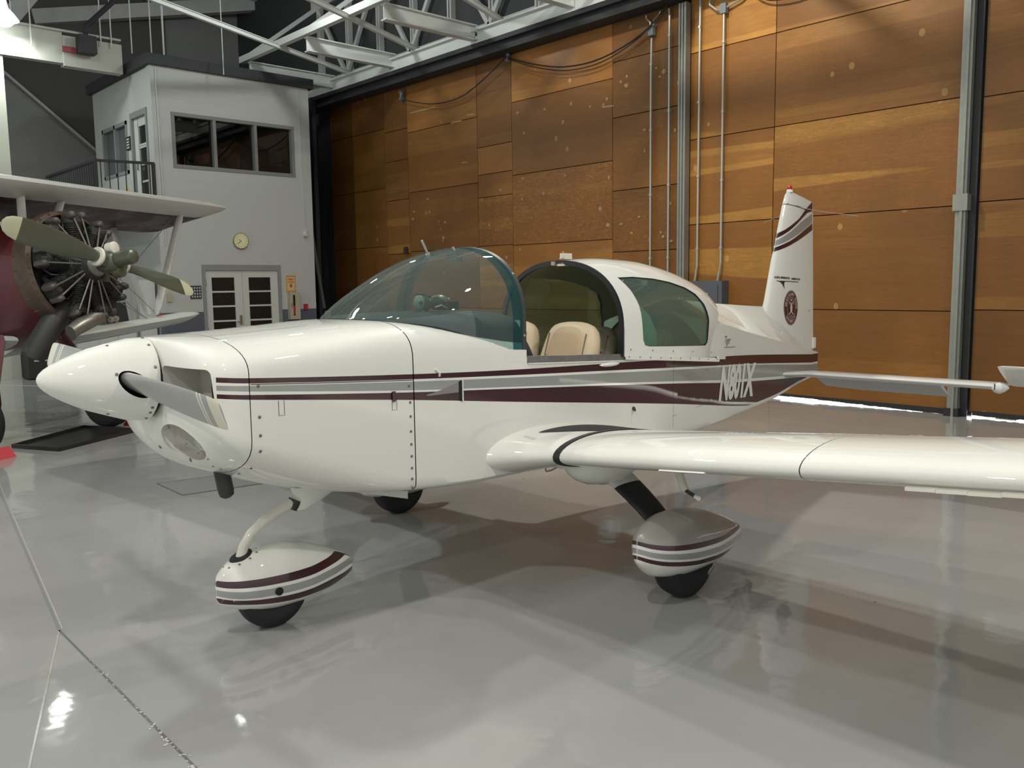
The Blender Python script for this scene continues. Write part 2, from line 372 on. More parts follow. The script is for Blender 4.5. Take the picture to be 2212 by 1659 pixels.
for pts in (((-7.66, 2.74), (-7.07, 2.73), (-6.98, 3.46), (-7.57, 3.47)),):
    mb = MB(); mb.prism([(x, y, .0) for x, y in pts], (0, 0, .0035)); mb.build('cover_plate', plt_m, flo)
    mb = MB(); P = list(pts)+[pts[0]]
    for a, b in zip(P, P[1:]): mb.bar((*a, .002), (*b, .002), .014, .004)
    mb.build('cover_plate_frame', jm, flo)
strip('floor_line', [(-19.6, 3.35), (-18.0, 3.73), (-17.0, 4.35)], .06, floorline)

# ---- wooden hangar-door wall
wb = MB(); wb.box2((-18.9, WY+.05, .10), (3.2, WY+.12, 6.25)); wall = wb.build('wall_back', steeld, **STR)
def panel(x0, x1, z0, z1, tone=(.5, .5, .1), g=.007, y=None):
    y = WY if y is None else y
    mb = MB(); t = .024+random.uniform(0, .006); xa, xb, za, zb = x0+g/2, x1-g/2, z0+g/2, z1-g/2; c = .003
    v = [(xa, y, za), (xb, y, za), (xb, y, zb), (xa, y, zb), (xa+c, y-t, za+c), (xb-c, y-t, za+c), (xb-c, y-t, zb-c), (xa+c, y-t, zb-c)]
    v = [(p[0], p[1]+.03, p[2]) for p in v]
    mb.add(v, [(4, 5, 6, 7), (0, 1, 5, 4), (1, 2, 6, 5), (2, 3, 7, 6), (3, 0, 4, 7)])
    o = mb.build('panel', wood, wall, loc=((x0+x1)/2, y, (z0+z1)/2)); o.color = (*tone, 1); return o
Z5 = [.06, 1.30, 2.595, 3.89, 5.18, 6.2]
cols = [  # left-hand tones darkened to paint in the weaker light there
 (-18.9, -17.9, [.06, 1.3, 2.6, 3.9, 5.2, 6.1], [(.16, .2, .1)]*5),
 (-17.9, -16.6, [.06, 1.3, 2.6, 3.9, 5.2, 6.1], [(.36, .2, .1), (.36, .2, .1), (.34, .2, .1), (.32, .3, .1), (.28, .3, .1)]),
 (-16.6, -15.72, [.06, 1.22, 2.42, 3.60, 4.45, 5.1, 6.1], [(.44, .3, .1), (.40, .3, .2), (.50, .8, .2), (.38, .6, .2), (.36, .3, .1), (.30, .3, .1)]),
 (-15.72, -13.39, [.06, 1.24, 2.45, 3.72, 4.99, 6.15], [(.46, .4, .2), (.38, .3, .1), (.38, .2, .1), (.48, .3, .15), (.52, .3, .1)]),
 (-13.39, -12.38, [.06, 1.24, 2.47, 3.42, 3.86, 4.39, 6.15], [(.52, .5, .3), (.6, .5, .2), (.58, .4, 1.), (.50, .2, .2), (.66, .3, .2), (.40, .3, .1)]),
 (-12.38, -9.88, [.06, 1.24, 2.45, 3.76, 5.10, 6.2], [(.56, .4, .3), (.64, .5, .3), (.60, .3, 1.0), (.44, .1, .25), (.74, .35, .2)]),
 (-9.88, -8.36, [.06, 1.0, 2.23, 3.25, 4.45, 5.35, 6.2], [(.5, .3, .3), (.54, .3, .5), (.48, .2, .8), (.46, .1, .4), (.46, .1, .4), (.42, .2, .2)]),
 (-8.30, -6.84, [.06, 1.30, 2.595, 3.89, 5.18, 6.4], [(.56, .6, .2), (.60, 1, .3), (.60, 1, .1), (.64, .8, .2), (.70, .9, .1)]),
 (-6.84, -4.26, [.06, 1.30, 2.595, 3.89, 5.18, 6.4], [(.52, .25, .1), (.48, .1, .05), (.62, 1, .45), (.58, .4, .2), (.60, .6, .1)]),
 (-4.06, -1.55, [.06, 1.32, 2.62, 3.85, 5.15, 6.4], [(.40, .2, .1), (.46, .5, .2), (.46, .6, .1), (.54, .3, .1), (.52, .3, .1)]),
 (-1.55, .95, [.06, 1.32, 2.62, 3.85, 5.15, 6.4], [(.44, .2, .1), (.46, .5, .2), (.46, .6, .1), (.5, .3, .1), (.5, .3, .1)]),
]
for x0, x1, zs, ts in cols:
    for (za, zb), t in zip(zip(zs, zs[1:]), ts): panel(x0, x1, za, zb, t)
# pale patches and chips on the panels
scuff = mat('scuff_pale', (.34, .22, .10), .7)
mb = MB(); r2 = random.Random(5)
spots = [(r2.uniform(-10.0, -8.5), r2.uniform(2.0, 5.2)) for _ in range(22)]+[(r2.uniform(-15.6, -12.5), r2.uniform(2.2, 3.6)) for _ in range(16)]+[(r2.uniform(-12.3, -9.9), r2.uniform(3.0, 5.0)) for _ in range(10)]
for x, z in spots:
    n = 8; a = r2.uniform(.02, .05); b = r2.uniform(.02, .045); y = WY-.0035
    mb.add([(x+a*math.cos(k*2*PI/n)*r2.uniform(.6, 1.1), y, z+b*math.sin(k*2*PI/n)*r2.uniform(.6, 1.1)) for k in range(n)], [tuple(range(n))])
for x, z, L_ in ((-15.6, 5.38, .9), (-14.2, 4.98, .35), (-13.7, 5.05, .25), (-13.9, 4.15, .2), (-10.1, 4.65, .25)):
    y = WY-.0035; mb.add([(x, y, z), (x+L_, y, z-.01), (x+L_, y, z+.01), (x+L_*.5, y, z+.025), (x, y, z+.02)], [(0, 1, 2, 3, 4)])
mb.build('scuff_mark', scuff, wall, kind='stuff')
# daylight under the door: bright strip of outdoor ground seen through the gap, and the ragged rubber sweep
mb = MB(); mb.box2((-7.2, WY+.10, .0), (-4.30, WY+.14, .036)); mb.box2((-4.06, WY+.10, .0), (-3.80, WY+.14, .036)); mb.box2((-3.55, WY+.10, .0), (3.2, WY+.14, .036))
mb.build('daylight_strip', daygap, wall)
mb = MB(); r3 = random.Random(2)
for i in range(60):
    x = -8.2+i*.065*1.0
    h = .044-.005*abs(math.sin(i*.6))-(.0 if x > -6.9 else .04); h -= max(0, (x+6.3))*.020+r3.uniform(0, .006)
    h = max(h, .003); mb.box2((x, WY-.01, h), (x+.066, WY+.03, .075))
for i in range(50):
    x = -4.02+i*.065; h = max(.004, .02-.0*i)+r3.uniform(-.006, .004)
    mb.box2((x, WY-.01, h), (x+.066, WY+.03, .075))
mb.build('door_sweep', steeld, wall)
mb = MB(); mb.box2((-18.9, WY-.02, 0), (-8.2, WY+.05, .06)); mb.build('bottom_rail', steeld, wall)

# black track + white steel channel above the door
mb = MB(); mb.box2((-19.6, 11.02, 5.97), (3.2, WY+.05, 6.2)); mb.box2((-19.6, 10.92, 6.12), (3.2, 11.02, 6.2))
ceil_ = MB(); ceil_.add([(-30, -14, 9.4), (12, -14, 9.4), (12, 6, 10.2), (-30, 6, 10.2), (12, 15, 9.0), (-30, 15, 9.0)], [(0, 1, 2, 3), (3, 2, 4, 5)])
ceiling = ceil_.build('ceiling', roofm, **STR)
mb.build('track', steeld, ceiling, smooth=None)
def ibeam(name, a, b, w, h, m=steelw, t=.018):
    a, b = Vector(a), Vector(b); mb = MB()
    mb.bar(a+Vector((0, 0, h/2)), b+Vector((0, 0, h/2)), t, h-.02)
    for z in (0, h): mb.bar(a+Vector((0, 0, z)), b+Vector((0, 0, z)), w, .022)
    return mb.build(name, m, ceiling)
# long white channel on top of the track, in bolted lengths
for x0, x1 in ((-19.6, -15.78), (-15.70, -12.98), (-12.90, -10.4), (-10.38, -7.86), (-7.84, -3)):
    mb = MB(); mb.box2((x0, 11.0, 6.2), (x1, 11.02, 6.46)); mb.box2((x0, 10.93, 6.44), (x1, 11.2, 6.47)); mb.box2((x0, 10.93, 6.2), (x1, 11.2, 6.22)); mb.build('steel_channel', steelw, ceiling)
for x in (-18.14, -15.68, -13.02, -10.47, -7.92, -5.37): ibeam('steel_beam', (x, 8.98, 6.3), (x, 11.05, 6.3), .16, .26)
mb = MB(); mb.bar((-18.5, 8.98, 6.66), (-5.0, 8.98, 6.66), .12, .13); mb.build('tie_beam', steelw, ceiling)
for k in range(5):
    x = k*2.6
    mb = MB(); mb.bar((-15.3+x, 5.5, 6.62), (-17.67+x, 11.3, 6.55), .07, .07); mb.bar((-15.3+x, 5.5, 6.66), (-17.67+x, 11.3, 6.59), .11, .012); mb.build('roof_brace', steelw, ceiling)
# lattice girder along the wall head
mb = MB(); mb.box2((-19.8, 11.5, 6.45), (3, 11.62, 6.75)); mb.build('girder_chord', steelg, ceiling)
mb = MB(); mb.box2((-19.8, 11.5, 8.5), (3, 11.62, 8.72)); mb.build('girder_chord', steelg, ceiling)
for k in range(14):
    x = -19.4+k*1.275
    mb = MB(); mb.box2((x-.06, 11.45, 6.6), (x-.02, 11.6, 8.6)); mb.box2((x+.03, 11.45, 6.6), (x+.07, 11.6, 8.6)); mb.build('girder_post', steelg, ceiling)
    mb = MB(); mb.bar((x, 11.42, 6.65 if k % 2 else 8.5), (x+1.275, 11.42, 8.5 if k % 2 else 6.65), .07, .09); mb.build('girder_brace', steelg, ceiling)
for k in range(7):      # rafters coming back over the hall
    x = -18.14+k*2.55
    mb = MB(); mb.bar((x, 3.0, 8.2), (x, 11.5, 8.75), .16, .2); mb.build('rafter', steelg, ceiling)
    mb = MB(); mb.bar((x, 8.98, 6.7), (x, 11.4, 8.55), .08, .08); mb.build('rafter_strut', steelg, ceiling)
mb = MB(); mb.bar((-24, 6.3, 8.3), (-23, 11.76, 9.45), .3, .34); mb.build('far_rafter', steelg, ceiling)
mb = MB(); mb.bar((-21, 4.70, 6.9), (-21, 5.9, 8.5), .34, .2, up=(1, 0, 0)); mb.build('rising_beam', steelg, ceiling)
for y in (2.5, 4.6, 6.9, 9.0):
    mb = MB(); mb.bar((-29, y, 9.2), (-10, y, 9.2), .12, .16); mb.build('purlin', mat('purlin_grey', (.12, .115, .11), .8), ceiling)
# big pale girder over the office and its hangers
mb = MB(); mb.box2((-19.25, 2.0, 6.17), (-19.05, 5.5, 6.78)); mb.box2((-19.25, 5.5, 6.12), (-19.02, 6.62, 6.70)); mb.box2((-19.35, 2.0, 6.76), (-18.98, 6.6, 6.80))
mb.build('white_girder', mat('girder_cream', (.45, .45, .40), .6, noise=(3, .1, 3)), ceiling)
for (y, z0, z1) in ((4.92, 6.4, 8.4), (6.8, 6.55, 9), (7.2, 6.50, 9), (7.46, 6.5, 9), (4.6, 6.9, 8.2), (6.2, 6.6, 9.2), (6.4, 6.6, 9.2)):
    mb = MB(); mb.tube([(-18.95, y, z0), (-18.95, y, z1)], .013 if y < 7.3 else .02, 6); mb.build('hanger_rod', steelw, ceiling)
mb = MB(); mb.tube([(-17.3, 8.0, 6.0), (-17.3, 8.0, 9)], .010, 6); mb.build('hanger_rod', steelw, ceiling)

# ---- two storey office block inside the hangar
def wallbox(name, mats, boxes, **p):
    mb = MB()
    for a, b, *mi in boxes: mb.box2(a, b, mi[0] if mi else 0)
    return mb.build(name, mats, **p)
X0 = -18.0
wf = wallbox('wall_front', blockw, [((X0-.2, 6.78, 1.22), (X0, 7.62, 4.18)), ((X0-.2, 9.43, 1.22), (X0, 10.30, 4.18)), ((X0-.2, 7.62, 2.21), (X0, 9.43, 4.18)),
     ((X0-.2, 6.78, 4.18), (X0, 7.15, 5.27)), ((X0-.2, 9.9, 4.18), (X0, 10.30, 5.27)), ((X0-.2, 6.78, 5.27), (X0, 10.30, 6.15))], **STR)
wallbox('wainscot', blockb, [((X0-.2, 6.78, 0), (X0+.004, 7.62, 1.22)), ((X0-.2, 9.43, 0), (X0+.004, 10.30, 1.22))], parent=wf)
ws_ = wallbox('wall_side', blockw, [((-21.6, 6.80, 0), (-21.07, 7.0, 6.15)), ((-21.07, 6.80, 0), (-19.5, 7.0, 4.18)), ((-21.07, 6.80, 5.28), (-19.5, 7.0, 6.15)), ((-19.5, 6.80, 0), (-19.28, 7.0, 6.15)),
     ((-19.28, 6.80, 0), (-18.33, 7.0, 3.3)), ((-19.28, 6.80, 5.38), (-18.33, 7.0, 6.15)), ((-18.33, 6.80, 0), (X0-.001, 7.0, 6.15))], **STR)
wallbox('wall_right', blockw, [((-21.6, 10.10, 0), (X0-.2, 10.30, 6.15))], **STR)
wallbox('trim_1', darktrim, [((-21.7, 6.70, 6.15), (X0+.08, 10.4, 6.36))], **STR)
room = wallbox('wall_inner', mat('office_interior', (.30, .29, .28), .9), [((-21.4, 7.0, 0), (-21.3, 10.1, 6.1)), ((-21.4, 7.0, 3.2), (X0-.2, 10.1, 3.35))], **STR)
wallbox('wall_far', blockg, [((-24.2, -2, 0), (-24.0, 12.5, 9.6))], **STR)
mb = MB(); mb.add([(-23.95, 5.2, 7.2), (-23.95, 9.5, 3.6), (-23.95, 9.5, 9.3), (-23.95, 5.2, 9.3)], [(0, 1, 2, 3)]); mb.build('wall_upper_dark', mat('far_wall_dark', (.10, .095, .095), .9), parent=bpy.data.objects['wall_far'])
mb = MB(); mb.bar((-23.9, 5.2, 7.2), (-23.9, 9.5, 3.6), .05, .06); mb.build('sloping_rail', steelg, parent=bpy.data.objects['wall_far'])
wallbox('wall_column', mat('cream_column', (.50, .51, .43), .6), [((-19.25, 3.4, 0), (-19.1, 4.44, 6.17))], **STR)
mb = MB(); mb.box2((-30, WY+.2, 0), (12, WY+.4, 10)); mb.build('wall_outer', darktrim, **STR)
# dark recess at the end of the wooden door with steel bracing
rec = wallbox('wall_recess', steeld, [((-21.6, 10.9, 0), (-18.9, 11.0, 6.2))], **STR)
mb = MB(); mb.bar((-18.95, 10.7, 6.0), (-19.1, 10.7, 3.5), .06, .08); mb.bar((-18.9, 10.68, 3.6), (-18.3, 10.68, 1.2), .07, .05); mb.bar((-19.3, 10.72, 5.6), (-19.05, 10.72, 1.0), .05, .05)
mb.build('steel_brace', mat('brace_grey', (.07, .075, .08), .5), rec)
mb = MB(); mb.box2((-18.15, 10.6, 0), (-17.98, 10.66, 1.15)); mb.build('plywood_board', mat('pale_board', (.35, .27, .16), .7), **dict(label='pale board leaning in the dark recess right of the office block', category='board'))
# office window, three lights
win = MB()
for y in (7.15, 8.02, 8.94, 9.83): win.box2((X0-.14, y, 4.18), (X0+.012, y+.07, 5.27))
win.box2((X0-.14, 7.15, 4.17), (X0+.02, 9.9, 4.24)); win.box2((X0-.14, 7.15, 5.21), (X0+.02, 9.9, 5.28))
w1 = win.build('window_1', mat('window_frame_grey', (.20, .20, .195), .6), **STR)
gm = glassmat('office_glass', (.42, .44, .43), .10)
for y in (7.22, 8.09, 9.01):
    mb = MB(); mb.box2((X0-.10, y, 4.24), (X0-.092, y+.83, 5.21)); mb.build('pane', gm, w1)
mb = MB(); mb.box2((-18.62, 9.58, 4.47), (-18.6, 9.91, 4.81)); mb.tube([(-18.61, 9.75, 4.8), (-18.61, 9.75, 6.1)], .008, 5)
mb.build('hanging_sign', paper, label='blank pale board hanging behind the right pane of the upper office window', category='board')
# double door
d1 = wallbox('door_1', trimg, [((X0-.1, 7.62, 0), (X0+.02, 7.69, 2.09)), ((X0-.1, 9.36, 0), (X0+.02, 9.43, 2.09)), ((X0-.1, 7.62, 2.09), (X0+.02, 9.43, 2.21))], **STR)
for (y0, y1, gy0, gy1) in ((7.69, 8.52, 7.835, 8.345), (8.525, 9.36, 8.67, 9.19)):
    bx = [((X0-.07, y0, 0), (X0-.02, gy0, 2.09)), ((X0-.07, gy1, 0), (X0-.02, y1, 2.09)), ((X0-.07, gy0, 1.94), (X0-.02, gy1, 2.09)), ((X0-.07, gy0, 0), (X0-.02, gy1, .40))]
    for z in (.70, 1.01, 1.325, 1.635): bx.append(((X0-.07, gy0, z-.018), (X0-.02, gy1, z+.018)))
    leaf = wallbox('door_leaf', doorw, bx, parent=d1)
    for za, zb in ((.40, .68), (.72, .99), (1.03, 1.305), (1.345, 1.615), (1.655, 1.94)):
        mb = MB(); mb.box2((X0-.05, gy0, za), (X0-.045, gy1, zb)); mb.build('pane', darkglass, leaf)
mb = MB(); mb.box2((X0-.02, 8.42, .92), (X0, 8.48, 1.12)); mb.tube([(X0, 8.45, .98), (X0+.05, 8.45, .98), (X0+.05, 8.34, .98)], .012, 8); mb.build('door_handle', chrome, d1)
for z in (1.75, .75, .3):
    mb = MB(); mb.box2((X0-.03, 7.68, z), (X0+.005, 7.71, z+.14)); mb.build('hinge', chrome, d1)
# side door + window on the balcony
w2 = wallbox('window_2', trimg, [((-21.07, 6.78, 4.18), (-20.99, 6.9, 5.28)), ((-19.58, 6.78, 4.18), (-19.5, 6.9, 5.28)), ((-20.30, 6.78, 4.18), (-20.22, 6.9, 5.28)), ((-21.07, 6.78, 4.18), (-19.5, 6.9, 4.25)), ((-21.07, 6.78, 5.2), (-19.5, 6.9, 5.28))], **STR)
for x in (-20.99, -20.22):
    mb = MB(); mb.box2((x, 6.86, 4.25), (x+.68, 6.865, 5.2)); mb.build('pane', mat('balcony_pane', (.10, .11, .11), .15), w2)
d2 = wallbox('door_2', trimg, [((-19.28, 6.78, 3.3), (-19.2, 6.95, 5.26)), ((-18.41, 6.78, 3.3), (-18.33, 6.95, 5.26)), ((-19.28, 6.78, 5.26), (-18.33, 6.95, 5.38))], **STR)
bx = [((-19.2, 6.84, 3.3), (-18.98, 6.89, 5.26)), ((-18.55, 6.84, 3.3), (-18.41, 6.89, 5.26)), ((-19.0, 6.84, 5.08), (-18.5, 6.89, 5.26)), ((-19.0, 6.84, 3.3), (-18.5, 6.89, 3.6))]
for z in (3.95, 4.3, 4.65, 4.98-.28): bx.append(((-19.0, 6.84, z-.02), (-18.5, 6.89, z+.02)))
wallbox('door_leaf', doorw, bx, parent=d2)
mb = MB(); mb.box2((-18.99, 6.87, 3.6), (-18.54, 6.875, 5.08)); mb.build('pane', darkglass, d2)
mb = MB(); mb.box2((-19.08, 6.82, 4.2), (-19.04, 6.84, 4.36)); mb.tube([(-19.06, 6.8, 4.2), (-19.06, 6.8, 4.34)], .012, 6); mb.build('door_handle', chrome, d2)
# balcony with black railing
bal = empty('balcony', (-18.6, 6.2, 3.2), label='small office balcony with black steel railing under the side door', category='balcony')
def bpart(name, mb, m, **p): return mb.build(name, m, bal, loc=None, **p)
bal.location = (0, 0, 0)
mb = MB(); mb.box2((-21.4, 5.60, 3.18), (-17.98, 6.80, 3.28)); bpart('deck', mb, steelg)
mb = MB(); mb.bar((X0, 5.62, 4.19), (X0, 6.76, 4.22), .05, .05); mb.bar((X0, 5.64, 4.19), (-21.3, 5.64, 4.19), .05, .05); mb.bar((X0, 5.62, 3.36), (X0, 6.76, 3.36), .04, .04); mb.bar((X0, 5.64, 3.36), (-21.3, 5.64, 3.36), .04, .04)
bpart('rail', mb, steeld)
for y, r in [(5.64, .028), (6.74, .03)]:
    mb = MB(); mb.bar((X0, y, 3.28), (X0, y, 4.22), 2*r, 2*r); bpart('post', mb, steeld)
for i in range(7):
    mb = MB(); y = 5.64+.155*(i+.6); mb.bar((X0, y, 3.36), (X0, y, 4.2), .016, .016); bpart('baluster', mb, steeld)
for i in range(22):
    mb = MB(); x = X0-.14*(i+1); mb.bar((x, 5.64, 3.36), (x, 5.64, 4.19), .016, .016); bpart('baluster', mb, steeld)
mb = MB(); mb.tube([(-18.75, 6.45, 3.28), (-18.7, 6.45, 3.8), (-18.6, 6.45, 3.55), (-18.55, 6.45, 3.7)], .03, 6); mb.build('safety_rope', yellow, label='yellow strap lying on the office balcony by the door', category='strap')
# shelf unit / fittings on the front wall
mb = MB(); mb.box2((X0, 7.35, 1.50), (X0+.02, 7.585, 1.77)); pl = mb.build('grid_plaque', steeld, label='small black plaque with a grid of white squares left of the double door', category='plaque')
mb = MB()
for i in range(4):
    for j in range(4):
        y = 7.372+i*.054; z = 1.525+j*.06; mb.box2((X0+.02, y, z), (X0+.024, y+.032, z+.038))
mb.build('white_square', paper, pl, kind='stuff')
mb = MB(); mb.box2((-19.55, 6.77, 4.66), (-19.29, 6.79, 4.93)); pl = mb.build('number_plaque', steeld, label='small black plaque with pale squares beside the balcony door', category='plaque')
mb = MB()
for j in range(4): mb.box2((-19.5, 6.765, 4.685+j*.058), (-19.34, 6.77, 4.72+j*.058))
mb.build('white_square', paper, pl, kind='stuff')
ck = empty('wall_clock', (X0, 8.51, 2.72), label='round pale-faced wall clock above and left of the double door', category='clock')
mb = MB(); mb.lathe([(0, .165), (.03, .175), (.05, .17), (.052, .16)], (0, 0, 0), (1, 0, 0), 32); mb.build('rim', mat('brass_rim', (.35, .30, .16), .35, metal=.6), ck, smooth=40)
mb = MB(); mb.lathe([(.045, .158), (.053, .157)], (0, 0, 0), (1, 0, 0), 32); mb.build('face', clockf, ck)
mb = MB()
for k in range(12):
    a = k*PI/6; c_ = Vector((.055, math.sin(a)*.125, math.cos(a)*.125)); mb.bar(c_-Vector((0, math.sin(a), math.cos(a)))*.012, c_+Vector((0, math.sin(a), math.cos(a)))*.012, .004, .010, up=(1, 0, 0))
mb.build('hour_mark', steeld, ck, kind='stuff')
for nm, a, L_ in (('hour_hand', math.radians(-62), .07), ('minute_hand', math.radians(-125), .11)):
    mb = MB(); mb.bar((.058, 0, 0), (.058, math.sin(a)*L_, math.cos(a)*L_), .004, .010, up=(1, 0, 0)); mb.build(nm, steeld, ck)
# fire extinguisher sign and cabinet, alarm, sensor
sg = empty('fire_extinguisher_sign', (X0, 9.67, 1.79), label='yellow sign with red striped border reading FIRE EXTINGUISHER above the cabinet', category='sign')
mb = MB(); mb.box2((0, -.12, -.19), (.012, .12, .19)); mb.build('plate', mat('sign_cream', (.60, .45, .18), .5), sg)
mb = MB()
for k in range(13):
    for side in (0, 1):
        t = -.11+k*.0183
        if side == 0:
            mb.add([(.0125, t-.006, .155), (.0125, t+.004, .155), (.0125, t+.016, .185), (.0125, t+.006, .185)], [(0, 1, 2, 3)])
            mb.add([(.0125, t-.006, -.185), (.0125, t+.004, -.185), (.0125, t+.016, -.155), (.0125, t+.006, -.155)], [(0, 1, 2, 3)])
    z = -.15+k*.024
    for y in (-.118, .096): mb.add([(.0125, y, z-.008), (.0125, y+.022, z+.010), (.0125, y+.022, z+.020), (.0125, y, z+.002)], [(0, 1, 2, 3)])
mb.add([(.013, -.022, .0), (.013, .022, .0), (.013, .022, -.05), (.013, .04, -.05), (.013, 0, -.09), (.013, -.04, -.05), (.013, -.022, -.05)], [(0, 1, 2, 6), (3, 4, 5)])
mb.build('red_stripes', redp, sg, kind='stuff')
text_part('lettering', 'FIRE', lambda s, t: (.0135, -.06+.12*s, .075+.045*t), redp, sg, bold=.02)
text_part('lettering', 'EXTINGUISHER', lambda s, t: (.0135, -.085+.17*s, .025+.03*t), redp, sg, bold=.02)
cb = empty('extinguisher_cabinet', (X0, 9.70, 1.30), label='narrow beige fire extinguisher cabinet mounted right of the double door', category='cabinet')
mb = MB(); mb.box2((0, -.125, -.31), (.12, .125, .30)); mb.build('body', beige, cb)
mb = MB(); mb.box2((.12, -.05, -.22), (.124, .0, .24)); mb.build('window_strip', darkglass, cb)
mb = MB(); mb.box2((.124, -.048, -.2), (.126, -.002, .0)); mb.build('red_label', redp, cb)
mb = MB(); mb.box2((.12, -.10, -.03), (.14, -.085, .06)); mb.build('latch', chrome, cb)
mb = MB(); mb.box2((X0, 9.97, 1.20), (X0+.05, 10.06, 1.33)); mb.build('alarm_box', redp, label='small red alarm box on the white wall by its right corner', category='alarm')
mb = MB(); mb.lathe([(0, .05), (.05, .06), (.1, .04)], (X0, 10.07, 2.92), (1, 0, -.3), 12); mb.box2((X0, 10.03, 2.85), (X0+.03, 10.11, 3.02)); mb.tube([(X0+.015, 10.07, 3.0), (X0+.015, 10.03, 6.1)], .008, 6)
mb.build('wall_sensor', doorw, label='small white alarm horn high on the wall near its right corner', category='sensor')
mb = MB(); mb.tube([(X0+.02, 6.90, 2.6), (X0+.02, 6.88, 6.1)], .012, 6); mb.build('wall_conduit', doorw, label='thin white conduit running up the left corner of the office block', category='conduit')
mb = MB(); mb.box2((X0, 6.86, 1.45), (X0+.05, 6.95, 1.62)); mb.build('wall_switch', beige, label='small grey switch box low on the white wall behind the biplane', category='switch')
# hanging lamp
lp = empty('hanging_lamp', (-18.6, 4.37, 6.70), label='bright bell-shaped lamp hanging at the top left corner', category='lamp')
mb = MB(); mb.lathe([(.42, .03), (.36, .08), (.2, .11), (.1, .2), (0, .27), (-.02, .275)], (0, 0, 0), (0, 0, 1), 24); mb.build('shade', mat('lamp_shade', (.75, .8, .78), .4, emit=((.9, 1, .95), .7)), lp, smooth=40)
mb = MB(); mb.lathe([(-.03, .22), (-.12, .12), (-.14, .02)], (0, 0, 0), (0, 0, 1), 24); mb.build('glow', lampglow, lp, smooth=40)
mb = MB(); mb.tube([(0, 0, .4), (0, 0, 1.8)], .015, 6); mb.build('stem', steelg, lp)
# speaker/heater unit on the girder
mb = MB(); mb.box2((-18.95, 5.72, 6.36), (-18.7, 6.04, 6.70)); un = mb.build('junction_unit', steeld, label='black junction unit hung on the pale girder at upper left', category='junction box')
mb = MB(); mb.tube([(-18.85, 5.88, 6.7), (-18.85, 5.90, 6.9), (-18.85, 6.9, 7.95)], .05, 8); mb.build('conduit', steeld, un)
mb = MB(); mb.box2((-18.95, 5.46, 6.36), (-18.9, 5.70, 6.47)); mb.build('red_exit_sign', mat('dull_red', (.22, .03, .03), .5), label='small dull red sign on the pale girder beside the junction unit', category='sign')

# ---- things on the wooden wall
pz = WY-.02
mb = MB(); mb.box2((-8.395, pz-.11, 0), (-8.31, pz-.006, 5.92)); mb.box2((-8.42, pz-.13, 0), (-8.393, pz-.006, 5.92)); mb.box2((-8.312, pz-.13, 0), (-8.285, pz-.006, 5.92)); mb.box2((-8.365, pz-.13, 0), (-8.34, pz-.12, 5.92))
mb.build('steel_post', galv, label='ribbed grey steel post standing against the plywood wall left of the blue-grey panel box', category='post')
mb = MB(); mb.box2((-4.28, pz-.10, 0), (-4.16, pz-.006, 5.92)); mb.box2((-4.22, pz-.13, 0), (-4.19, pz-.1, 5.92)); mb.box2((-4.15, pz-.02, 0), (-4.07, pz-.006, 5.92), 1); mb.box2((-4.30, pz-.14, 2.52), (-4.13, pz-.006, 2.72)); mb.box2((-4.31, pz-.12, 0), (-4.14, pz-.006, .10), 1)
mb.build('steel_post', [galv, steeld], label='galvanised steel post with bracket halfway up at the right, behind the tailplane tip', category='post')
pb = empty('electrical_panel', (-7.9, pz, 1.2), label='blue-grey electrical panel box behind the canopy', category='electrical panel')
mb = MB(); mb.box2((-.34, -.16, -.45), (.34, .02, .52)); mb.build('body', boxblue, pb)
mb = MB(); mb.box2((-.27, -.175, -.40), (.27, -.16, .46)); mb.build('door', boxblue, pb)
mb = MB(); mb.box2((.0, -.18, .30), (.10, -.175, .34)); mb.build('name_plate', paper, pb)
def conduit(label, pts, r=.018):
    o = MB(); o.tube(pts, r, 8); root = o.build('conduit', galv2, label=label, category='conduit', group='metal conduits on the plywood wall')
    z0, z1 = min(p[2] for p in pts), max(p[2] for p in pts); x = pts[1][0]; y = pts[1][1]
    for k in range(4):
        z = z0+.5+(z1-z0-.9)*k/3; m2 = MB(); m2.lathe([(-.018, .027), (.018, .027)], (x, y, z), (0, 0, 1), 8); m2.build('coupling', galv2, root)
y = pz-.04
conduit('conduit rising to the junction box with two branching pipes', [(-9.02, y, 1.6), (-9.02, y, 5.0), (-9.01, y, 5.55)])
conduit('plain conduit between the branching junction box and the steel post', [(-8.70, y, 1.6), (-8.66, y, 1.85), (-8.66, y, 5.8), (-8.67, y, 5.92)])
conduit('conduit just right of the steel post running up past the top', [(-8.14, y, 1.72), (-8.10, y, 1.95), (-8.09, y, 5.8), (-8.09, y, 5.92)])
conduit('conduit from the electrical panel up to the right-hand junction box', [(-7.72, y, 1.72), (-7.67, y, 1.98), (-7.67, y, 5.2), (-7.67, y, 5.62)])
def jbox(label, x, z, arms):
    m_ = MB(); m_.box((x, y, z), (.10, .07, .14)); o = m_.build('junction_box', jboxm, label=label, category='junction box')
    for a in arms:
        m2 = MB(); m2.tube(a, .016, 8); m2.build('branch_pipe', galv2, o)
jbox('grey junction box with two pipes fanning upward, left of the steel post', -9.01, 5.66, [[(-9.03, y, 5.73), (-9.04, y, 5.8), (-9.12, y, 5.88), (-9.12, y, 5.92)], [(-8.98, y, 5.73), (-8.97, y, 5.8), (-8.86, y, 5.88), (-8.84, y, 5.92)]])
jbox('grey junction box with pipes to both sides, right of the steel post', -7.67, 5.69, [[(-7.72, y, 5.68), (-7.80, y, 5.70), (-7.92, y, 5.80), (-7.92, y, 5.92)], [(-7.62, y, 5.70), (-7.4, y, 5.75), (-7.2, y, 5.86)]])
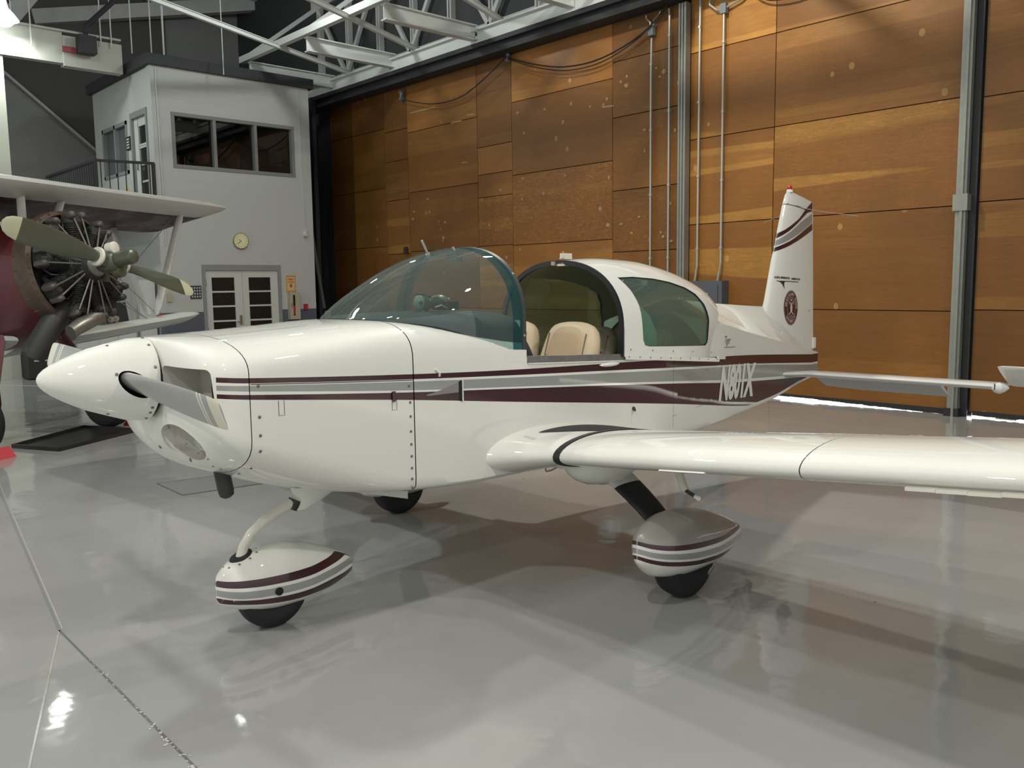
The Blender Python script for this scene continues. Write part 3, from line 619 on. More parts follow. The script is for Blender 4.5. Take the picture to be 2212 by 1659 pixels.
def cable(label, pts, r=.012):
    P = [Vector(p) for p in pts]; Q = []
    for i in range(len(P)-1):
        a, b, c_, d = P[max(i-1, 0)], P[i], P[i+1], P[min(i+2, len(P)-1)]
        for k in range(4):
            t = k/4; Q.append(.5*((2*b)+(-a+c_)*t+(2*a-5*b+4*c_-d)*t*t+(-a+3*b-3*c_+d)*t**3))
    Q.append(P[-1]); mb = MB(); mb.tube(Q, r, 6); return mb.build('hanging_cable', cable_m, label=label, category='cable')
yc = pz-.10
cable('thin black cable sagging between the two wall brackets', [(-15.72, yc, 5.68), (-14.71, yc, 5.43), (-13.8, yc, 5.40), (-13.09, yc, 5.6), (-12.35, yc, 5.92)], .011)
cable('doubled black cable looping from the right bracket up to the junction box', [(-12.35, yc, 5.90), (-11.67, yc, 5.65), (-10.86, yc, 5.45), (-10.01, yc, 5.43), (-9.13, yc, 5.65), (-8.6, yc, 6.02)], .013)
cable('second black cable hanging just below the doubled cable', [(-12.35, yc+.02, 5.88), (-11.6, yc, 5.58), (-10.8, yc, 5.38), (-10.0, yc, 5.37), (-9.2, yc, 5.6), (-8.6, yc, 5.98)], .009)
cable('black cable hanging at the top, right of the right-hand junction box', [(-7.2, y-.03, 5.80), (-6.9, y-.03, 5.62), (-6.4, y-.03, 5.58), (-5.9, y-.03, 5.75), (-5.5, y-.03, 6.0)], .013)
for lab, x, z in (('small grey cable bracket high on the plywood wall at left', -15.78, 5.78), ('small grey cable bracket high on the plywood wall at the pale panel', -12.37, 5.93)):
    mb = MB(); mb.box((x, pz-.06, z), (.05, .06, .2)); mb.tube([(x-.06, pz-.1, z+.05), (x, pz-.1, z+.1), (x+.06, pz-.1, z+.02), (x, pz-.1, z-.1), (x-.04, pz-.1, z-.06)], .012, 6)
    mb.build('cable_bracket', jboxm, label=lab, category='bracket')
mb = MB(); mb.box2((-15.88, pz-.05, 2.41), (-15.78, pz, 2.56)); mb.build('wall_switch', steeld, label='small black switch box on the plywood wall above the windshield', category='switch')
# ============================================================ LIGHT AIRCRAFT (local frame: x = left wing, y = aft, z = up)
AC = empty('light_aircraft', (-4.0, 2.0, 0), math.radians(2.0),
           label='white low-wing single-engine aeroplane with maroon and silver stripes, canopy slid open', category='aeroplane')
def ab(mb, name, m, parent=None, smooth=35, **p): return mb.build(name, m, parent or AC, smooth=smooth, **p)
PAINT = [white, maroon, silver, midgrey, dark]
B = [[(-.53, 1.336), (-.39, 1.325), (.5, 1.268), (1.165, 1.237), (2.63, 1.191), (3.94, 1.125), (5.6, 1.013)],
     [(-.53, 1.315), (-.39, 1.303), (.5, 1.243), (1.165, 1.207), (2.63, 1.136), (3.94, 1.055), (5.6, .934)],
     [(-.53, 1.302), (.5, 1.231), (1.165, 1.194), (2.63, 1.120), (4.13, 1.032), (5.6, .915)],
     [(-.53, 1.281), (.5, 1.188), (1.165, 1.143), (2.63, 1.045), (3.94, .937), (5.6, .83)],
     [(-.53, 1.266), (.5, 1.178), (1.165, 1.133), (2.63, 1.030), (3.94, .915), (5.6, .805)],
     [(-.53, 1.248), (.5, 1.139), (1.165, 1.061), (2.63, .895), (4.34, .682), (5.6, .60)]]
#        v:    hw,   top,  zst,  zsb,  bot,  nt,  nb
T_hw = [(-.592, .19), (-.584, .30), (-.565, .40), (-.53, .482), (-.48, .530), (-.43, .553), (-.39, .560), (-.2, .556), (.2, .542), (.5, .534), (1.2, .530), (2.5, .530), (3.3, .455), (4.0, .322), (5.0, .168), (5.76, .05)]
T_top = [(-.592, 1.49), (-.5, 1.492), (-.39, 1.494), (0, 1.512), (.42, 1.532), (1.29, 1.53), (3.2, 1.53), (3.35, 1.575), (4.0, 1.530), (4.74, 1.485), (4.95, 1.475), (5.2, 1.35), (5.5, 1.15), (5.76, 1.03)]
T_zst = [(-.592, 1.31), (-.56, 1.335), (-.39, 1.338), (0, 1.33), (.5, 1.30), (1.29, 1.296), (2.16, 1.246), (3.17, 1.185), (3.19, 1.40), (3.5, 1.385), (3.94, 1.315), (5.0, 1.148), (5.76, 1.022)]
T_zsb = [(-.592, 1.30), (-.56, 1.16), (-.48, 1.10), (-.39, 1.06), (0, .93), (.5, .75), (1.0, .70), (2.3, .70), (3.5, .70), (4.6, .73), (5.3, .80), (5.76, .82)]
T_bot = [(-.592, 1.11), (-.575, 1.02), (-.545, .965), (-.50, .915), (-.44, .880), (-.39, .860), (-.2, .785), (0, .722), (.2, .685), (.5, .655), (1.0, .625), (2.2, .61), (3.5, .640), (4.6, .685), (5.3, .765), (5.76, .80)]
T_nt = [(-.592, 2.0), (-.5, 2.2), (-.39, 2.4), (.0, 2.8), (.5, 3.3), (3.1, 3.3), (3.2, 1.15), (4.0, .92), (5.76, .85)]
T_nb = [(-.592, 2.0), (-.4, 2.2), (.1, 3.0), (.5, 4.5), (4, 5), (5.76, 4)]
NT, NBm = 14, 10
def half(v):
    hw, top, zst, zsb, bot, nt_, nb_ = [sinterp(T, v) for T in (T_hw, T_top, T_zst, T_zsb, T_bot, T_nt, T_nb)]
    rows = []
    for k in range(NT):
        a = PI/2*(1-k/NT); rows.append((hw*math.cos(a)**(2/nt_), zst+(top-zst)*math.sin(a)**(2/nt_)))
    rows.append((hw, zst))
    last = zst
    for i in range(6):
        w_ = min(sinterp(B[i], v), last-.0005); w_ = max(w_, zsb+.0005*(6-i)); rows.append((hw, w_)); last = w_
    rows.append((hw, zsb))
    for k in range(1, NBm+1):
        a = PI/2*k/NBm; rows.append((hw*math.cos(a)**(2/nb_), zsb+(bot-zsb)*math.sin(a)**(2/nb_)))
    return rows
NR = NT+1+6+1+NBm      # rows in a half section
def ring(v):
    h = half(v); L_ = [Vector((u, v, w)) for u, w in h]; Rr = [Vector((-u, v, w)) for u, w in h[1:-1]][::-1]
    return L_+Rr
NRING = NR+NR-2
def rowmat(vs):
    def f(i, j):
        jj = j if j < NR-1 else NRING-1-j
        v = (vs[i]+vs[i+1])/2
        if v < -.50: return 0
        return {NT+1: 1, NT+3: 2, NT+5: 1}.get(jj, 0)
    return f
# nose bowl
vs = [-.592, -.588, -.584, -.575, -.565, -.55, -.53, -.51, -.48, -.455, -.43, -.41, -.392]
nb = MB(); nb.loft([ring(v) for v in vs], c0=True, c1=False, rowm=rowmat(vs))
# inner skin so that the intake has depth
nb = nb.build('nose_bowl', PAINT, AC, smooth=40)
bm = bmesh.new(); bm.from_mesh(nb.data); bmesh.ops.holes_fill(bm, edges=bm.edges, sides=200)
bmesh.ops.recalc_face_normals(bm, faces=bm.faces); bm.to_mesh(nb.data); bm.free()
def rounded_poly(pts, r, n=4):
    out = []; N_ = len(pts)
    for i in range(N_):
        p, a, b = Vector(pts[i]), Vector(pts[i-1]), Vector(pts[(i+1) % N_])
        d1 = (a-p); d2 = (b-p); l1 = min(r, d1.length*.45); l2 = min(r, d2.length*.45); s_ = p+d1.normalized()*l1; e_ = p+d2.normalized()*l2
        for k in range(n+1):
            t = k/n; out.append((1-t)**2*s_+2*t*(1-t)*p+t*t*e_)
    return out
def cutter(rings):
    m_ = MB(); m_.loft(rings, mi=3); o = m_.build('cut', PAINT, None); o.matrix_world = AC.matrix_world if False else Matrix.Identity(4); return o
nb.parent = None
for sgn in (1, -1):
    base = rounded_poly([(.17, 1.19), (.17, 1.375), (.492, 1.368), (.505, 1.20)], .03)
    rs = []
    for v, k in ((-.75, 1.0), (-.43, .96)):
        rs.append([Vector((sgn*(.34+(p.x-.34)*k), v, 1.285+(p.y-1.285)*k)) for p in base])
    boolean(nb, cutter(rs))
rs = []
for v, k in ((-.78, 1.15), (-.50, .92), (-.45, .78)):
    rs.append([Vector((.235+.155*k*math.cos(a), v+.10*math.cos(a)+.02, 1.035+.080*k*math.sin(a)-.015*math.cos(a))) for a in [2*PI*i/28 for i in range(28)]])
boolean(nb, cutter(rs))
nb.parent = AC; nb.data.set_sharp_from_angle(angle=math.radians(35))
for sgn in (1, -1):
    mb = MB(); mb.box2((sgn*.44, -.50, 1.21), (sgn*.495, -.425, 1.362)); ab(mb, 'intake_duct', dark, smooth=None)
    mb = MB(); mb.box2((sgn*.17, -.425, 1.19), (sgn*.50, -.42, 1.37)); ab(mb, 'intake_baffle', midgrey, smooth=None)
mb = MB(); mb.lathe([(0, .052), (.02, .055), (.035, .04), (.042, .0)], (.335, -.475, 1.045), (.15, -1, 0), 20); ab(mb, 'landing_light', chrome)
mb = MB(); mb.lathe([(0, .03), (.01, .03)], (.325, -.51, 1.045), (.15, -1, 0), 16); ab(mb, 'lamp_bulb', glassmat('bulb', (.8, .8, .75), .4))
# cowling
vs = frange(-.388, .497, 22); cw = MB(); cw.loft([ring(v) for v in vs], c0=False, c1=False, rowm=rowmat(vs)); ab(cw, 'cowling', PAINT)
# fuselage, cockpit opening left out between 1.29 and 3.17
vs = frange(.503, 1.29, 14)+frange(1.36, 3.17, 20)+[3.185, 3.19]+frange(3.24, 5.76, 40)
def skip(i, j):
    jj = j if j < NR-1 else NRING-1-j
    v = (vs[i]+vs[i+1])/2; return 1.29 < v < 3.17 and jj < NT
fu = MB(); fu.loft([ring(v) for v in vs], c0=False, c1=True, rowm=rowmat(vs), skip=skip); ab(fu, 'fuselage', PAINT, smooth=30)
mb = MB(); h_ = [(u*.98, w_-.004) for u, w_ in half(.49)]; mb.add([(u, .49, w_) for u, w_ in h_]+[(-u, .49, w_) for u, w_ in h_], [(i, i+1, NR+i+1, NR+i) for i in range(NR-1)]); ab(mb, 'firewall', darkmetal, smooth=None)
mb = MB(); h_ = [(u*.97, w_) for u, w_ in half(3.19)]; mb.add([(u, 3.20, w_) for u, w_ in h_]+[(-u, 3.20, w_) for u, w_ in h_], [(i, i+1, NR+i+1, NR+i) for i in range(NR-1)]); ab(mb, 'rear_bulkhead', olivecloth, smooth=None)

def side_u(v): return sinterp(T_hw, v)
def on_side(v, w, off=.0015): return Vector((side_u(v)+off, v, w))
# spinner
sa = Vector((0, -.606, 1.3025)); sd = Vector((0, -1.0, .068)).normalized()
prof = [(0, .183), (.004, .187), (.02, .187), (.09, .180), (.168, .158), (.25, .134), (.31, .110), (.36, .087), (.40, .065), (.43, .044), (.447, .027), (.455, .012), (.4575, .0)]
prof = [(t*.968, r) for t, r in prof]
sp = MB(); sp.lathe([(0, .0)]+prof, sa, sd, 56, mi=0); sp = sp.build('spinner', PAINT, None, smooth=40)
tilt = math.radians(-4.0)
def bladepos(sgn, r): return Vector((sgn*r*math.cos(tilt), -.706+0, 1.309+sgn*r*math.sin(tilt)))
for sgn in (1, -1):
    rs = []
    for r in (.085, .30):
        c_ = bladepos(sgn, r); rs.append([c_+Vector((0, .080*math.cos(a)*.78, .080*math.cos(a)*-.62*sgn))+Vector((0, .62*.046*math.sin(a)*sgn, .78*.046*math.sin(a))) for a in [2*PI*i/24 for i in range(24)]])
    m_ = MB(); m_.loft(rs, mi=4); boolean(sp, m_.build('cut', PAINT, None))
sp.parent = AC
sp.data.set_sharp_from_angle(angle=math.radians(35))
mb = MB(); mb.lathe([(0, .172), (.016, .172)], sa-sd*.015, sd, 40); ab(mb, 'spinner_gap_shade', dark, smooth=40)  # black ring painting in the shade of the gap behind the spinner
# propeller
pr = empty('propeller', (0, 0, 0), parent=AC)
def blade(sgn):
    rings = []; st = [(.07, .110, .060, 50), (.13, .134, .056, 46), (.2, .146, .046, 40), (.32, .146, .032, 32), (.5, .142, .020, 25), (.65, .142, .016, 22), (.76, .138, .013, 20), (.785, .137, .0125, 20), (.797, .137, .012, 20), (.81, .136, .012, 19.5), (.822, .135, .012, 19.5), (.835, .135, .012, 19.5), (.88, .132, .010, 19), (.93, .128, .009, 18.5), (.955, .120, .008, 18), (.965, .100, .005, 18)]
    for r, ch, th, tw in st:
        a = math.radians(tw); cdir = Vector((0, math.sin(a)*1.0, -math.cos(a)*sgn*1)) # chord direction
        cdir = Vector((0, math.sin(a), -sgn*math.cos(a))); tdir = Vector((0, math.cos(a), sgn*math.sin(a)))
        c_ = bladepos(sgn, r); rg = []
        for k in range(16):
            t = 2*PI*k/16; x = math.cos(t); y = math.sin(t)
            rg.append(c_+cdir*(x*ch/2)+tdir*(y*th/2*(1-.35*x)))
        rings.append(rg)
    m_ = MB(); m_.loft(rings, rowm=lambda i, j: 1 if i in (8, 10) or i >= 12 else 0)
    return m_.build('blade', [bladem, bladetip], pr, smooth=40)
blade(1); blade(-1)
# screws
sm = MB(); sm.lathe([(0, .0075), (.0015, .007), (.003, .004)], (0, 0, 0), (0, 0, 1), 8); 
screw0 = None
def screw(p, n, parent=None, s=1.0):
    global screw0
    n = Vector(n).normalized()
    if screw0 is None:
        o = sm.build('screw', screwm, parent or AC); screw0 = o
    else: o = screw0.copy(); C.objects.link(o); o.parent = parent or AC
    o.location = Vector(p)+n*.0005; o.rotation_euler = n.to_track_quat('Z', 'Y').to_euler(); o.scale = (s, s, s)
def spinpt(t, ang):
    r = interp(prof, t); up = Vector((0, .068, 1)).normalized(); sd_ = Vector((1, 0, 0))
    rad = sd_*math.cos(ang)+up*math.sin(ang); return sa+sd*t+rad*r, rad
for ang in (80, 57, 20, -38, -48, -64, 125, 160, 200, 235): p, n = spinpt(.022, math.radians(ang)); screw(p, n)
for ang in (75, -70, 12, 160, 250): p, n = spinpt(.175, math.radians(ang)); screw(p, n)
for w_ in (1.13, 1.06, .985, .92, .86, .80, .745, .70): screw(on_side(.475, w_, 0), (1, 0, 0))
screw(on_side(.47, 1.213, 0), (1, 0, 0)); screw(on_side(-.35, 1.288, 0), (1, 0, 0))
for v, w_ in ((-.35, 1.155), (-.35, 1.075)): screw(on_side(v, w_, 0), (1, 0, 0))
def surf_scr(v, k, off=0):   # on the lower arc of the section, k in 0..1
    h = half(v); i = NT+8+int(k*(NBm-1)); u, w_ = h[i]; u2, w2 = h[i-1]; u3, w3 = h[min(i+1, NR-1)]
    n = Vector((-(w3-w2), 0, (u3-u2))); n = Vector((abs(n.x), -.0, -abs(n.z))); return Vector((u, v, w_)), n
for k in (.1, .35, .6): p, n = surf_scr(-.35, k); screw(p, n)
for v, k in ((-.56, .5), (-.53, .5), (-.50, .55), (-.46, .6), (-.43, .65), (-.40, .75)): p, n = surf_scr(v, k); screw(p, n, s=.8)
for p in ((.17, -.578, 1.10), (.02, -.560, .99), (.30, -.545, .965)): screw(p, (0.1, -1, -.2), s=1.4)
# panel seams, hinges, latches, air scoop
def seam(pts, name='panel_seam', r=.0016, m=seam_m):
    mb = MB(); mb.tube(pts, r, 5); return ab(mb, name, m, smooth=None)
seam([on_side(v, sinterp(B[1], v)-.004, .0) for v in frange(-.385, .495, 12)], r=.0018)
for (v, w0, w1) in ((-.243, 1.150, 1.215), (.378, 1.103, 1.160)):
    d_ = .014; P = [on_side(v-d_, w1, 0), on_side(v-d_, w0, 0), on_side(v+d_, w0, 0), on_side(v+d_, w1, 0)]; seam(P, 'hinge_outline', .0014)
mb = MB(); mb.bar(on_side(.372, 1.145, .004), on_side(.372, 1.195, .004), .018, .010, up=(1, 0, 0)); ab(mb, 'cowl_latch', maroon, smooth=None)
# flush air scoop: flat strips, the upper one greyed to paint in the ramp's shading
mb = MB(); P = [on_side(.60, 1.172, .001), on_side(.82, 1.208, .0012), on_side(.82, 1.101, .0012), on_side(.60, 1.168, .001)]
mb.add(P, [(0, 1, 2, 3)]); 
vv = frange(.58, .818, 10); mb = MB(); up_, lo_ = [], []
for i, v in enumerate(vv):
    t = i/9; c_ = 1.155-.02*t*0; hh = .003+.050*t**1.3; up_.append(on_side(v, c_+hh*.98, .0014)); lo_.append(on_side(v, c_-hh, .0014))
mb.add(up_+lo_, [(i, i+1, 11+i, 10+i) for i in range(9)], [2]*4+[2]*5)
ab(mb, 'scoop_ramp', [white, maroon, midgrey], smooth=None) if False else None
ramp_g = mat('scoop_ramp_shade', (.25, .25, .24), .5, metal=.2)
mb = MB(); cc = [on_side(v, 1.150, .0014) for v in vv]; mb.add(up_+cc, [(i, i+1, 11+i, 10+i) for i in range(9)]); ab(mb, 'scoop_ramp', ramp_g, smooth=None)
mb = MB(); mb.add(cc+lo_, [(i, i+1, 11+i, 10+i) for i in range(9)]); ab(mb, 'scoop_ramp', maroon, smooth=None)
mb = MB(); mb.add([on_side(.795, 1.205, .0018), on_side(.822, 1.212, .0018), on_side(.822, 1.098, .0018), on_side(.795, 1.106, .0018)], [(0, 1, 2, 3)]); ab(mb, 'scoop_mouth', dark, smooth=None)
mb = MB(); mb.tube([on_side(.822, 1.212, .003), on_side(.822, 1.098, .003)], .004, 6); ab(mb, 'scoop_lip', white)
mb = MB(); mb.tube([on_side(.64, 1.282, .003), on_side(.66, 1.262, .012), on_side(.665, 1.245, .003)], .007, 6); ab(mb, 'fuel_vent', white)
mb = MB(); mb.loft([[on_side(1.93+.2*k/8, 1.205, .0)+Vector((.030*math.sin(PI*k/8)**.6*max(0, math.cos(a)), .0, .016*math.sin(PI*k/8)**.6*math.sin(a))) for a in frange(-PI/2, PI/2, 7)] for k in range(9)], closed=False, c0=False, c1=False); ab(mb, 'canopy_stop', white)
mb = MB(); mb.lathe([(0, .012), (.012, .012), (.03, .006), (.04, .0)], on_side(2.27, .905, 0), (1, -.5, -.5), 8); ab(mb, 'static_vent', darkmetal)
seam([on_side(2.72, w_, 0) for w_ in (1.18, .95, .72)], r=.0008)
seam([on_side(v, w_, 0.0005) for v, w_ in ((2.72, .80), (3.1, .825), (3.5, .86))], r=.001)
# exhaust
mb = MB(); mb.tube([(.20, -.37, .93), (.20, -.355, .84), (.203, -.345, .775)], .036, 14); mb.tube([(.203, -.3455, .778), (.204, -.342, .755), (.204, -.340, .745)], [.036, .032, .018], 14); ab(mb, 'exhaust_stub', epipe)
# ---- registration, type name
def side_map(v00, w00, v10, w10, v01, w01, v11, w11, off=.003):
    def f(s, t):
        v = (1-s)*(1-t)*v00+s*(1-t)*v10+(1-s)*t*v01+s*t*v11; w_ = (1-s)*(1-t)*w00+s*(1-t)*w10+(1-s)*t*w01+s*t*w11
        hw = sinterp(T_hw, v); zs = sinterp(T_zst, v)
        return Vector((hw+off, v, w_))
    return f
whitemark = mat('white_marking', (.72, .72, .70), .35)
darkmark = mat('dark_marking', (.05, .03, .03), .4)
v_, f_ = text_mesh('N801X', 1, .022, 'LEFT')
text_part('registration', 'N801X', side_map(3.405, .818, 4.135, .775, 3.475, 1.090, 4.205, 1.050), whitemark, AC, bold=.05)
text_part('type_name', 'Tiger', side_map(3.51, 1.225, 3.62, 1.22, 3.52, 1.300, 3.65, 1.292, .003), darkmark, AC, bold=-.01, shear=.25)
mb = MB(); f0 = side_map(3.505, 1.214, 3.74, 1.204, 3.505, 1.2175, 3.74, 1.2075); mb.add([f0(0, 0), f0(1, 0), f0(1, 1), f0(0, 1)], [(0, 1, 2, 3)]); ab(mb, 'name_underline', darkmark, smooth=None)

# ---- fin and rudder
def fin_le(t): return Vector((0, 4.70+(5.135-4.70)*t if t > 0 else 4.70, 1.12+(2.43-1.12)*t))
def fin_sec(le, te, th, v0=0.0, v1=1.0, n=14):
    pts = []
    for k in range(n+1):
        x = v0+(v1-v0)*(1-math.cos(PI*k/n))/2; y = th*5*(.2969*math.sqrt(x)-.126*x-.3516*x*x+.2843*x**3-.1015*x**4); pts.append((x, y))
    L_ = [Vector((le.x+y, le.y+(te.y-le.y)*x, le.z+(te.z-le.z)*x)) for x, y in pts]; Rr = [Vector((-y, le.y+(te.y-le.y)*x, le.z+(te.z-le.z)*x)) for x, y in pts[::-1]]
    return L_+Rr
FIN = [((4.66, 1.20), (5.76, 1.045), .125), ((4.80, 1.46), (5.75, 1.2), .115), ((4.835, 1.535), (5.74, 1.35), .11), ((4.93, 1.85), (5.72, 1.75), .10), ((5.03, 2.13), (5.70, 2.05), .09), ((5.12, 2.38), (5.685, 2.33), .085), ((5.145, 2.45), (5.68, 2.38), .075)]
def fin_ring(r, a, b):
    (ly, lz), (ty, tz), th = r; return fin_sec(Vector((0, ly, lz)), Vector((0, ty, tz)), th, a, b)
fm = MB(); fm.loft([fin_ring(r, 0, .72) for r in FIN[:-1]]); ab(fm, 'fin', white)
fm = MB(); fm.loft([fin_ring(r, .728, 1.0) for r in FIN[:-1]]); ab(fm, 'rudder', white)
fm = MB(); fm.loft([fin_ring(((5.124, 2.39), (5.685, 2.338), .084), 0, 1), fin_ring(((5.16, 2.47), (5.68, 2.395), .07), 0, 1), fin_ring(((5.20, 2.505), (5.675, 2.43), .03), 0, 1)]); ab(fm, 'fin_cap', white)
def fin_off(v, w_):
    for (a, b) in zip(FIN, FIN[1:]):
        if w_ <= b[0][1] or b is FIN[-1]:
            t = max(0, min(1.3, (w_-a[0][1])/(b[0][1]-a[0][1]))); ly = a[0][0]+(b[0][0]-a[0][0])*t; ty = a[1][0]+(b[1][0]-a[1][0])*t; th = a[2]+(b[2]-a[2])*t
            x = max(.002, min(1, (v-ly)/(ty-ly))); return th*5*(.2969*math.sqrt(x)-.126*x-.3516*x*x+.2843*x**3-.1015*x**4)*(ty-ly)/max(.01, (ty-ly))
    return .02
# stripes on the fin: strips subdivided so that they hug the surface
def fin_band(name, upper, lower, m, off=.0015):
    n = 14; rows = 4
    for sg_ in (1, -1):
        mb = MB(); v = []
        for i in range(n+1):
            a = i/n; pu = Vector(interp([(k/(len(upper)-1), upper[k]) for k in range(len(upper))], a)); pl_ = Vector(interp([(k/(len(lower)-1), lower[k]) for k in range(len(lower))], a))
            for j in range(rows+1):
                q = pu.lerp(pl_, j/rows); le_v = q.x
                v.append((sg_*(fin_off(q.x, q.y)+off), q.x, q.y))
        mb.add(v, [(i*(rows+1)+j, (i+1)*(rows+1)+j, (i+1)*(rows+1)+j+1, i*(rows+1)+j+1) for i in range(n) for j in range(rows)])
        ab(mb, name, m)
fin_band('fin_stripe', [(5.02, 2.125), (5.12, 2.165), (5.34, 2.263), (5.49, 2.359), (5.66, 2.435)], [(5.00, 2.08), (5.18, 2.155), (5.42, 2.275), (5.53, 2.326), (5.665, 2.352)], maroon)
fin_band('fin_stripe', [(4.995, 2.062), (5.16, 2.13), (5.38, 2.235), (5.655, 2.325)], [(4.98, 2.012), (5.18, 2.075), (5.419, 2.155), (5.66, 2.246)], silver)
fin_band('fin_stripe', [(4.975, 1.998), (5.222, 2.073), (5.477, 2.17), (5.665, 2.236)], [(4.96, 1.962), (5.141, 2.01), (5.365, 2.077), (5.67, 2.175)], maroon)
seam([(fin_off(v, w_)+.001, v, w_) for v, w_ in ((5.15, 2.392), (5.3, 2.375), (5.45, 2.36), (5.58, 2.347))], r=.002)
def fin_map(a, off=.002): return lambda s, t: (lambda v, w_: Vector((fin_off(v, w_)+off, v, w_)))(a[0]+(a[2]-a[0])*s, a[1]+(a[3]-a[1])*s+(t*a[4]))
text_part('maker_lettering', 'GRUMMAN', fin_map((4.935, 1.727, 5.17, 1.717, .020)), darkmark, AC, bold=.03)
text_part('maker_lettering', 'AMERICAN', fin_map((5.20, 1.713, 5.385, 1.707, .019)), darkmark, AC, bold=.03)
def fin_poly(pts, name, m, off=.002, parent=None):
    mb = MB(); n = len(pts); P = [Vector((fin_off(v, w_)+off, v, w_)) for v, w_ in pts]; tri = tessellate_polygon([[Vector((p.y, p.z, 0)) for p in P]])
    mb.add(P, [tuple(t) for t in tri]); return mb.build(name, m, parent or AC)
fin_poly([(4.947, 1.708), (5.083, 1.7035), (5.2, 1.7), (5.335, 1.695), (5.373, 1.687), (5.335, 1.6885), (5.2, 1.693), (5.088, 1.697), (5.072, 1.678), (5.080, 1.630), (5.045, 1.672), (5.015, 1.692)], 'maker_emblem', darkmark)
# university seal, in its own plane
sc_v, sc_w, ra, rb = 5.207, 1.460, .139, .157
slo = -.03
def seal_pt(r, a, off): # a: angle from +aft axis
    v = sc_v+ra*r*math.cos(a); w_ = sc_w+rb*r*math.sin(a)+slo*(v-sc_v); return Vector((fin_off(v, w_)+off, v, w_))
def seal_disc(r0, r1, m, off, name, parent):
    n = 48; mb = MB(); v = [seal_pt(r1, 2*PI*k/n, off) for k in range(n)]
    if r0 > 0: v += [seal_pt(r0, 2*PI*k/n, off) for k in range(n)]; f = [(k, (k+1) % n, n+(k+1) % n, n+k) for k in range(n)]
    else:
        v += [seal_pt(r1*.5, 2*PI*k/n, off) for k in range(n)]+[seal_pt(0, 0, off)]; f = [(k, (k+1) % n, n+(k+1) % n, n+k) for k in range(n)]+[(n+k, n+(k+1) % n, 2*n) for k in range(n)]
    mb.add(v, f); return mb.build(name, m, parent)
seal = seal_disc(0, 1.0, maroon, .0018, 'university_seal', AC)
sealw = mat('seal_pale_print', (.55, .46, .43), .45)
for r0, r1 in ((.945, .965), (.60, .615), (.555, .57)): seal_disc(r0, r1, sealw, .0026, 'seal_ring', seal)
def arc_text(txt, r, a0, a1, size, inward=False):
    v, f = [], []
    n = len(txt)
    for i, ch in enumerate(txt):
        if ch == ' ': continue
        a = a0+(a1-a0)*(i+.5)/n; tv, tf = text_mesh(ch, size, .006, 'CENTER'); o = len(v)
        for p in tv:
            lx, ly = p[0], p[1]-size*.35
            if inward: rr_ = r-ly; da = lx/r
            else: rr_ = r+ly; da = -lx/r
            v.append(seal_pt(rr_, a+da, .0028))
        f += [tuple(k+o for k in q) for q in tf]
    mb = MB(); mb.add(v, f); return mb.build('seal_lettering', sealw, seal)
arc_text('MISSISSIPPI STATE', .775, math.radians(172), math.radians(-5), .27)
arc_text('UNIVERSITY', .775, math.radians(215), math.radians(325), .27, True)
def seal_poly(pts):
    mb = MB(); P = [seal_pt(math.hypot(x, y), math.atan2(y, x), .003) for x, y in pts]; tri = tessellate_polygon([[Vector((x, y, 0)) for x, y in pts]])
    mb.add(P, [tuple(t) for t in tri]); mb.build('seal_emblem', sealw, seal)
seal_poly([(-.14, -.28), (.14, -.28), (.16, .10), (.10, .14), (.20, .36), (.10, .30), (0, .14), (-.10, .30), (-.20, .36), (-.10, .14), (-.16, .10)])
seal_poly([(-.05, .12), (.05, .12), (.03, .26), (0, .34), (-.03, .26)])
seal_poly([(-.14, -.24), (-.34, -.36), (-.28, -.42), (-.08, -.30)]); seal_poly([(.14, -.24), (.34, -.36), (.28, -.42), (.08, -.30)])
seal_poly([(.12+.14*math.cos(a)-.12, .40+.10*math.sin(a)) for a in frange(0, PI, 9)])
seal_poly([(-.34, .14), (-.28, .22), (-.24, .40), (-.32, .36)]); seal_poly([(.34, .14), (.28, .22), (.24, .40), (.32, .36)])
text_part('seal_lettering', '1878', lambda s, t: seal_pt(math.hypot(-.09+.18*s, -.50+.09*t), math.atan2(-.50+.09*t, -.09+.18*s), .003), sealw, seal, bold=.02)
# beacon + fin antennas
mb = MB(); mb.lathe([(0, .030), (.02, .028), (.025, .022)], (0, 5.235, 2.495), (0, -.05, 1), 16); bc = ab(mb, 'beacon', white)
mb = MB(); mb.lathe([(.025, .021), (.05, .019), (.06, .008), (.062, 0)], (0, 5.238, 2.495), (0, -.05, 1), 16); mb.build('lens', redlens, bc, smooth=40)
mb = MB(); mb.tube([(.03, 5.36, 2.365), (.16, 5.48, 2.33), (.47, 5.62, 2.27)], .003, 5); ab(mb, 'whip_antenna', galv2)
mb = MB(); mb.tube([(-.03, 5.36, 2.365), (-.16, 5.48, 2.33), (-.47, 5.62, 2.27)], .003, 5); ab(mb, 'whip_antenna', galv2)
mb = MB(); mb.box2((-.012, 5.745, 1.06), (.012, 5.79, 1.16)); ab(mb, 'rudder_tab', white, smooth=None)
fin_poly([(5.62, 1.43), (5.645, 1.43), (5.645, 1.41), (5.62, 1.41)], 'small_stencil', midgrey)
seam([on_side(v, w_, -.002) for v, w_ in ((5.05, 1.085), (5.06, 1.05), (5.05, 1.03))], r=.001)
